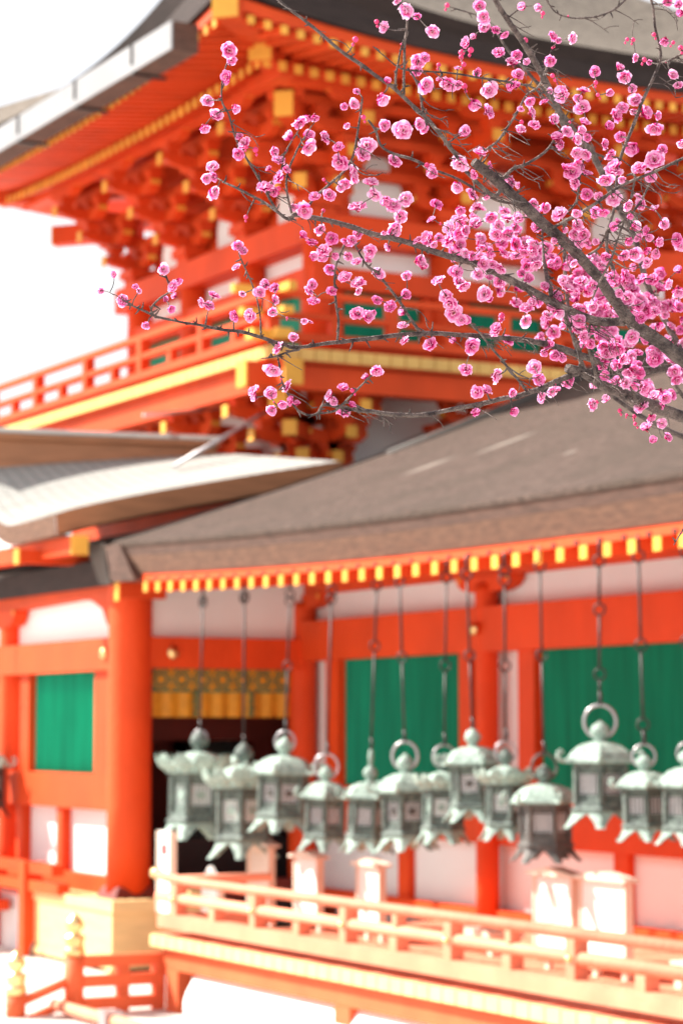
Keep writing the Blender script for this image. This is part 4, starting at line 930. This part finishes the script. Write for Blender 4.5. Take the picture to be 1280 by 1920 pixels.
BL = [(430,95,28),(434,113,22),(424,144,24),(389,188,28),(441,202,23),(404,216,29),(383,240,28),(449,255,16),(457,269,28),(447,290,22),(399,313,28),(388,334,26),(402,332,25),(400,362,29),
(513,282,28),(522,300,28),(504,316,15),(538,317,20),(522,331,26),(496,350,32),(512,360,24),(542,256,29),(562,232,26),(577,221,22),(590,220,26),(578,255,26),(579,277,30),(609,257,28),(634,274,22),(650,235,16),(645,200,14),(663,194,30),
(635,305,36),(666,327,34),(676,284,24),(647,346,20),(639,352,16),(617,365,28),(590,367,20),(550,389,18),(570,395,32),(670,387,32),
(762,19,34),(744,2,18),(782,31,14),(720,51,22),(811,60,26),(898,11,22),(906,32,24),(908,51,26),(888,69,20),(930,56,18),(946,65,18),(934,96,25),(872,80,24),(857,128,16),(784,115,30),(780,132,26),(796,108,20),(726,152,18),(895,136,20),(799,160,32),(822,149,14),
(839,160,32),(857,159,28),(957,115,20),(956,160,22),(715,186,33),(669,171,14),(916,169,32),(888,194,34),(915,209,28),(720,236,30),(755,245,34),(785,232,28),(795,241,20),(870,247,32),(687,272,32),(681,289,28),(740,301,28),(861,309,32),(807,314,24),(901,285,26),(917,310,16),
(979,13,20),(1010,14,22),(1250,4,18),(1270,9,22),(1276,24,20),(1036,67,20),(1045,76,17),(1074,73,25),(969,104,22),(962,118,22),(986,116,14),(1030,114,26),(971,140,20),(966,160,24),(1114,134,20),(1161,126,24),(1170,145,28),(1191,109,16),(1217,117,14),(1245,76,26),(1260,140,26),(1270,161,26),(1184,165,19),(1095,168,26),(1082,185,18),(1052,177,30),(1031,170,14),(1141,174,22),
(1018,189,20),(993,190,22),(975,205,16),(1091,201,30),(997,212,22),(1001,232,24),(975,244,24),(1036,224,28),(1189,187,34),(1210,212,36),(1226,242,36),(1232,217,22),(1187,209,18),(1165,202,20),(1155,216,26),(1140,237,22),(1163,256,22),(1133,270,18),(1144,292,22),(1095,229,24),(1044,257,32),(1049,271,24),(1062,246,24),(1080,261,30),(1100,257,26),(1088,244,24),(1080,287,22),(1096,289,22),(1101,301,14),(1186,277,36),(1241,281,24),(1226,299,38),(1199,312,24),(1150,312,34),(1080,311,28),(1062,315,26),(1277,269,22),
(446,461,22),(457,470,16),(442,500,17),(454,551,14),(496,532,21),(487,548,23),(516,540,24),(516,563,19),(510,586,20),(439,592,22),(467,592,24),(550,632,27),(568,441,27),(601,431,24),(585,454,26),(621,447,23),(606,469,28),(586,481,22),(627,479,22),(606,482,18),(650,455,24),(670,439,18),(661,450,22),(651,481,20),(668,490,24),(618,506,22),(692,471,28),(690,487,18),(645,519,26),(670,530,25),(672,546,20),(584,535,27),(581,545,20),(622,545,21),(588,564,22),(708,512,24),(706,562,20),(730,575,24),(670,587,30),(689,594,26),(700,587,16),(570,602,13),(582,603,11),(697,341,29),(702,367,30),(726,380,26),
(810,324,28),(856,349,34),(887,326,20),(956,341,24),(970,347,12),(819,382,24),(808,410,17),(885,362,26),(760,372,30),(737,384,32),(724,376,22),(750,406,24),(740,432,30),(720,436,16),(727,464,18),(860,407,36),(862,392,30),(840,427,28),(892,386,28),(912,369,22),(891,420,34),(920,410,26),(872,432,24),(800,447,30),(782,450,24),(812,459,18),(840,447,30),(822,445,18),(862,460,28),(872,475,22),(885,480,20),(952,407,30),(972,410,24),(929,440,29),(965,427,20),(950,440,28),(967,457,26),(942,472,26),(920,472,24),(900,465,18),(1000,457,28),(997,472,26),(967,480,28),(982,472,24),(1000,382,18),(1007,424,20),(785,490,30),(792,499,22),(761,517,22),(820,526,26),(760,552,23),(732,572,25),(755,585,22),(755,609,24),(855,510,30),(860,530,24),(870,537,24),(907,552,32),(917,560,20),(905,495,24),(937,505,24),(922,495,22),(935,527,24),(917,520,18),(987,500,24),(1005,497,26),(990,522,26),(977,512,16),(837,555,30),(842,570,30),(850,587,30),(865,600,26),(875,600,18),(985,577,28),(999,567,26),(985,602,28),(939,595,17),(930,614,24),
(1072,322,32),(1090,312,24),(1101,324,18),(1075,344,22),(1150,320,34),(1134,339,32),(1164,337,20),(1197,316,24),(1219,331,24),(1149,371,32),(1100,364,22),(1121,369,20),(1196,367,16),(1200,382,24),(1177,386,24),(1226,391,24),(1244,420,25),(1129,399,24),(1021,390,24),(1049,400,28),(1080,400,20),(1006,425,20),(1082,422,24),(1077,440,24),(1094,440,22),(1086,456,20),(1057,430,16),(1039,451,18),(1116,452,18),(1150,425,22),(1157,414,16),(1189,425,28),(1180,405,20),(1210,432,20),(1215,445,22),(1195,446,18),(1177,451,22),(1232,454,28),(1267,449,24),(1275,461,22),(1211,470,22),(1229,475,22),(1212,490,20),(1189,477,28),(1170,480,24),(1032,497,24),(1044,490,20),(1135,485,24),(1126,497,18),(1075,494,20),(1149,520,24),(1174,516,24),(1200,522,28),(1222,522,26),(1271,507,24),(1250,532,30),(1270,545,30),(1055,527,26),(1065,542,28),(1087,525,28),(1100,545,24),(1021,536,20),(1110,535,20),(1045,555,28),(1077,560,26),(1110,575,30),(1135,575,20),(1175,560,24),(1160,550,16),(1200,560,28),(1197,572,26),(1227,582,20),(1270,575,28),(1045,587,28),(1025,590,16),(1200,595,24),(1085,600,24),(1235,610,24),
(873,691,24),(930,704,30),(892,735,23),(912,731,27),(960,738,18),(892,773,19),(962,771,27),(1001,688,28),(1010,712,24),(1013,745,23),(1063,716,24),(1043,730,20),(1070,711,16),(1110,758,23),(1135,747,20),(1199,759,30),(1220,783,24),(1240,794,20),(1210,801,28),(1223,825,20),(1251,820,24),(885,650,32),(849,638,18),(928,620,28),(952,636,24),(1026,646,25),(1039,667,26),(1053,670,24),(1019,661,18),(1046,590,22),(1156,641,26),(1148,600,14),(1227,670,28),(1194,660,20),(1263,697,24),(1094,632,24),(1129,649,24),(1139,663,26),(1105,646,22),(1156,684,24),(1132,704,24),(1167,673,22),(1194,687,24),(1173,718,28),(1206,728,26),(1225,742,24),(1246,746,24),(1258,739,22),(1239,761,16),(1081,615,26),(1184,632,24),
(214,515,19),(189,545,19),(254,537,13),(261,546,11),(231,563,21),(306,505,23),(335,527,20),(324,536,24),(327,555,19),(310,562,18),(320,579,23),(274,610,18),(376,568,21),(402,552,24),(394,572,24),
(512,695,30),(519,651,28),(537,724,29),(508,737,23),(475,732,28),(477,745,24),(527,757,21),(544,752,22),(556,756,18),(509,770,25),(616,742,28),(626,752,24),(643,727,26),(660,759,23),(644,772,24),(685,707,20),(705,697,24),(805,645,34),(757,637,20)]
BUDS = [(479,281,11),(522,354,10),(706,41,10),(666,74,12),(838,10,10),(882,94,12),(865,99,13),(864,107,10),(869,121,10),(822,122,9),(870,162,12),(681,220,10),(1017,25,9),(984,76,11),(1207,112,10),(1186,75,9),(1175,74,8),(1261,80,8),(1275,90,11),(1225,65,9),(977,229,9),(660,732,9),(1161,770,9),(1174,778,6),(1188,781,9),(1190,795,8),(461,407,9),(607,337,7),(606,395,8),(716,178,10),(462,276,8),(538,596,5),(800,311,12),(940,592,12),(1035,142,9),(1040,150,8),(1116,155,9),(1120,178,8)]
# background clusters, a little deeper and so softer
deep = []
for _ in range(230):
    if _ < 208: x_ = rnd.gauss(1135, 105); y_ = 440 + (x_ - 900) * .60 + rnd.gauss(0, 70)
    else: x_ = rnd.gauss(920, 60); y_ = rnd.gauss(450, 42)
    if 830 < x_ < 1310 and 380 < y_ < 745: deep.append((x_, y_, rnd.uniform(20, 30)))
# grow the twigs: always join the flower that is nearest to the wood already there
grow = []
for (x_, y_, s_) in BL: grow.append([x_, y_, s_, 'f'])
for (x_, y_, s_) in BUDS: grow.append([x_, y_, s_, 'b'])
for (x_, y_, s_) in deep: grow.append([x_, y_, s_, 'd'])
def near(x_, y_, kind):
    best = None; bd = 1e9
    for n_ in nodes:
        d = (n_[0] - x_) ** 2 + (n_[1] - y_) ** 2
        if kind == 'd': d += 9000 * max(0, 3.3 - n_[2])
        else: d += 6000 * max(0, n_[2] - 3.25)
        if d < bd: bd = d; best = n_
    return bd, best
cache = []
for gidx, q in enumerate(grow): bd, n_ = near(q[0], q[1], q[3]); cache.append([bd, n_])
placed = []; todo = set(range(len(grow)))
def twig(n_, x_, y_, d_, w0, w1, curve=.12):
    dx, dy = x_ - n_[0], y_ - n_[1]; L = math.hypot(dx, dy); c = rnd.uniform(-curve, curve)
    k = max(3, int(L / 9)); pts = []; out = []
    for i in range(k + 1):
        t = i / k; bow = math.sin(math.pi * t) * L * c; jx = rnd.uniform(-.6, .6) if 0 < i < k else 0; jy = rnd.uniform(-.6, .6) if 0 < i < k else 0
        px_, py_ = n_[0] + dx * t - dy / max(L, 1) * bow + jx, n_[1] + dy * t + dx / max(L, 1) * bow + jy
        dd = n_[2] + (d_ - n_[2]) * t; ww = w0 + (w1 - w0) * t
        pts.append(at(px_, py_, dd)); out.append((px_, py_, dd, ww, n_[4]))
    limb_mb[n_[4]].tube(pts, [max(.0004, o[3] / FPX * o[2] / 2) for o in out], 6)
    return out
while todo:
    i = min(todo, key=lambda k: cache[k][0]); todo.discard(i)
    x_, y_, s_, kd = grow[i]; bd, n_ = cache[i]
    L = math.sqrt(max(bd, 0)); 
    d_ = n_[2] + rnd.uniform(-.035, .035) * min(1, L / 40 + .25)
    if kd == 'd': d_ = max(n_[2], rnd.uniform(3.28, 3.7))
    if L < s_ * .5 + n_[3] * .5: d_ = n_[2] - (n_[3] / FPX * 3 / 2 + s_ / FPX * .9) * rnd.choice((1, 1, .6, -.4))
    out = twig(n_, x_, y_, d_, min(4.2, max(2.0, n_[3] * .65)), 1.8)
    placed.append((x_, y_, s_, kd, d_, n_))
    new = out[1:]; nodes += new
    for k in todo:
        q = grow[k]
        for o in new:
            d = (o[0] - q[0]) ** 2 + (o[1] - q[1]) ** 2
            if q[3] == 'd': d += 9000 * max(0, 3.3 - o[2])
            else: d += 6000 * max(0, o[2] - 3.25)
            if d < cache[k][0]: cache[k] = [d, o]
# bare twigs
cand = [n_ for n_ in nodes if n_[3] > 4 and 430 < n_[0] < 1290 and -10 < n_[1] < 800]
for _ in range(380):
    n_ = rnd.choice(cand)
    if n_[0] < 780 and rnd.random() < .72: continue; a = R(rnd.gauss(-75, 55)); L = rnd.uniform(25, 105)
    o = twig(n_, n_[0] + math.cos(a) * L, n_[1] + math.sin(a) * L, n_[2] + rnd.uniform(-.06, .10), 2.5, 1.1, .2)
    for __ in range(rnd.randint(0, 2)):
        b = rnd.choice(o[1:]); a2 = a + R(rnd.choice((-50, 50)) + rnd.uniform(-15, 15)); l2 = rnd.uniform(8, 30)
        twig(b, b[0] + math.cos(a2) * l2, b[1] + math.sin(a2) * l2, b[2], 2.2, 1.2, .15)
for li, mb in enumerate(limb_mb): mb.build('branch', 'bark', tree, True)

# blossoms: double flowers of ruffled petals
def flower(seed, opens, nl=5, ruffle=.10):
    r_ = random.Random(seed); m = MB(); m.a = []
    for li, (el, ln) in enumerate(opens):
        off = li * math.pi / 5 + r_.uniform(-.2, .2); fifth = 5 if li < 2 else 4
        for k in range(fifth):
            a = off + 2 * math.pi * k / fifth + r_.uniform(-.18, .18); e = R(el + r_.uniform(-13, 13)); L = ln * r_.uniform(.86, 1.08)
            ph = r_.uniform(0, 6.28); rows = []
            for i in range(5):
                t = i / 4; wd = L * .60 * math.sin(math.pi * (.10 + .72 * t ** .8)) ** .8
                row = []
                for j in range(6):
                    u = -1 + 2 * j / 5
                    rad = L * t * (1 - .13 * u * u * t); cup = .16 * L * math.sin(t * 2.4) + .14 * L * u * u * t
                    rf = ruffle * L * t * t * (math.sin(u * 5 + ph) + .5 * math.sin(u * 9 + ph * 2))
                    x_ = rad * math.cos(e) - (cup + rf) * math.sin(e); z_ = rad * math.sin(e) + (cup * .6 + rf) * math.cos(e); y_ = wd * u
                    row.append((x_ * math.cos(a) - y_ * math.sin(a), x_ * math.sin(a) + y_ * math.cos(a), z_))
                    m.a.append(min(1, max(0, .10 + .90 * t * (.93 + .1 * r_.random()) + li * -.015)))
                rows.append(row)
            m.grid(rows)
    return m
VAR = [flower(1, [(8, .98), (30, .86), (56, .62)]), flower(2, [(18, .98), (42, .84), (66, .60)]), flower(3, [(30, .95), (52, .84), (70, .62)]),
       flower(4, [(0, 1.0), (24, .85), (50, .6)], ruffle=.14), flower(5, [(46, .95), (64, .85), (78, .65)], ruffle=.07), flower(6, [(12, .98), (38, .9), (62, .7)], ruffle=.15)]
st_m = MB()
for k in range(11):
    a = 2.4 * k; rr = .10 + .12 * ((k * 7) % 5) / 5
    st_m.tube([(.02 * math.cos(a), .02 * math.sin(a), .05), (rr * math.cos(a), rr * math.sin(a), .42 + .08 * (k % 3))], [.014, .010], 4, m=0)
    st_m.lathe([(.004, -.02), (.028, 0), (.004, .02)], (rr * math.cos(a), rr * math.sin(a), .44 + .08 * (k % 3)), 5, m=1)
cx_m = MB(); cx_m.lathe([(.03, -.34), (.10, -.30), (.17, -.18), (.24, -.05), (.12, .0)], n=8)
vm = [v.mesh('blossom', ['petal'], True) for v in VAR]; stm = st_m.mesh('stamens', ['calyx', 'stamen'], True); cxm = cx_m.mesh('calyx', ['calyx'], True)
fl = [p for p in placed if p[3] != 'b']
order = sorted(range(len(fl)), key=lambda i: -(fl[i][2] / 1.0 - (40 if fl[i][3] == 'd' else 0)))
indiv = set(order[:100])
MASS = MB(); MASS.a = []
toCam = -(CM @ Vector((0, 0, -1)))
def merge(src, mx, mofs, attr):
    b = len(MASS.v); MASS.v += [tuple(mx @ Vector(v)) for v in src.v]
    MASS.f += [tuple(b + i for i in f) for f in src.f]; MASS.m += [m_ + mofs for m_ in src.m]
    MASS.a += attr if attr else [0.0] * len(src.v)
for i, (x_, y_, s_, kd, d_, n_) in enumerate(fl):
    rv = Vector((rnd.gauss(0, 1), rnd.gauss(0, 1), rnd.gauss(0, 1))).normalized()
    face = (toCam * .80 + rv * .75 + Vector((0, 0, .05))).normalized()
    rad = s_ / FPX * d_ / 2 * rnd.uniform(1.08, 1.38)
    qt = face.to_track_quat('Z', 'Y') @ Matrix.Rotation(rnd.uniform(0, 6.28), 4, 'Z').to_quaternion()
    loc = at(x_, y_, d_) - face * rad * .28
    v = rnd.randrange(6)
    sc = Vector((1, rnd.uniform(.88, 1.05), rnd.uniform(.85, 1.1))) * rad
    if i in indiv:
        o = link('blossom', vm[v], tree, loc); o.rotation_mode = 'QUATERNION'; o.rotation_quaternion = qt; o.scale = sc
        link('stamens', stm, o); link('calyx', cxm, o)
    else:
        mx = Matrix.LocRotScale(loc, qt, sc)
        fade = rnd.uniform(.80, 1.12); merge(VAR[v], mx, 0, [min(1.1, q_ * fade) for q_ in VAR[v].a]); merge(st_m, mx, 1, None); merge(cx_m, mx, 1, None)
ms = MASS.build('blossoms', ['petal', 'calyx', 'stamen'], tree, True); ms['kind'] = 'stuff'
bud = MB()
for (x_, y_, s_, kd, d_, n_) in placed:
    if kd != 'b': continue
    p = at(x_, y_, d_); r_ = s_ / FPX * d_ / 2
    bud.lathe([(r_ * .1, -r_), (r_ * .75, -r_ * .6), (r_, 0), (r_ * .8, r_ * .6), (r_ * .1, r_ * 1.05)], p, 10)
    q = at(x_ + rnd.uniform(-5, 5), y_ + s_ * .8, d_); bud.lathe([(r_ * .1, -r_ * .7), (r_ * .6, 0), (r_ * .1, r_ * .7)], q, 8)
for _ in range(150):
    n_ = rnd.choice([c_ for c_ in nodes if c_[3] < 5]) if _ < 150 else None
    p = at(n_[0] + rnd.uniform(-2, 2), n_[1] + rnd.uniform(-2, 2), n_[2]); r_ = rnd.uniform(1.5, 3.2) / FPX * n_[2]
    bud.lathe([(r_ * .1, -r_), (r_ * .8, -r_ * .4), (r_ * .8, r_ * .4), (r_ * .1, r_ * 1.2)], p, 6)
bo = bud.build('buds', 'bud', tree, True); bo['kind'] = 'stuff'
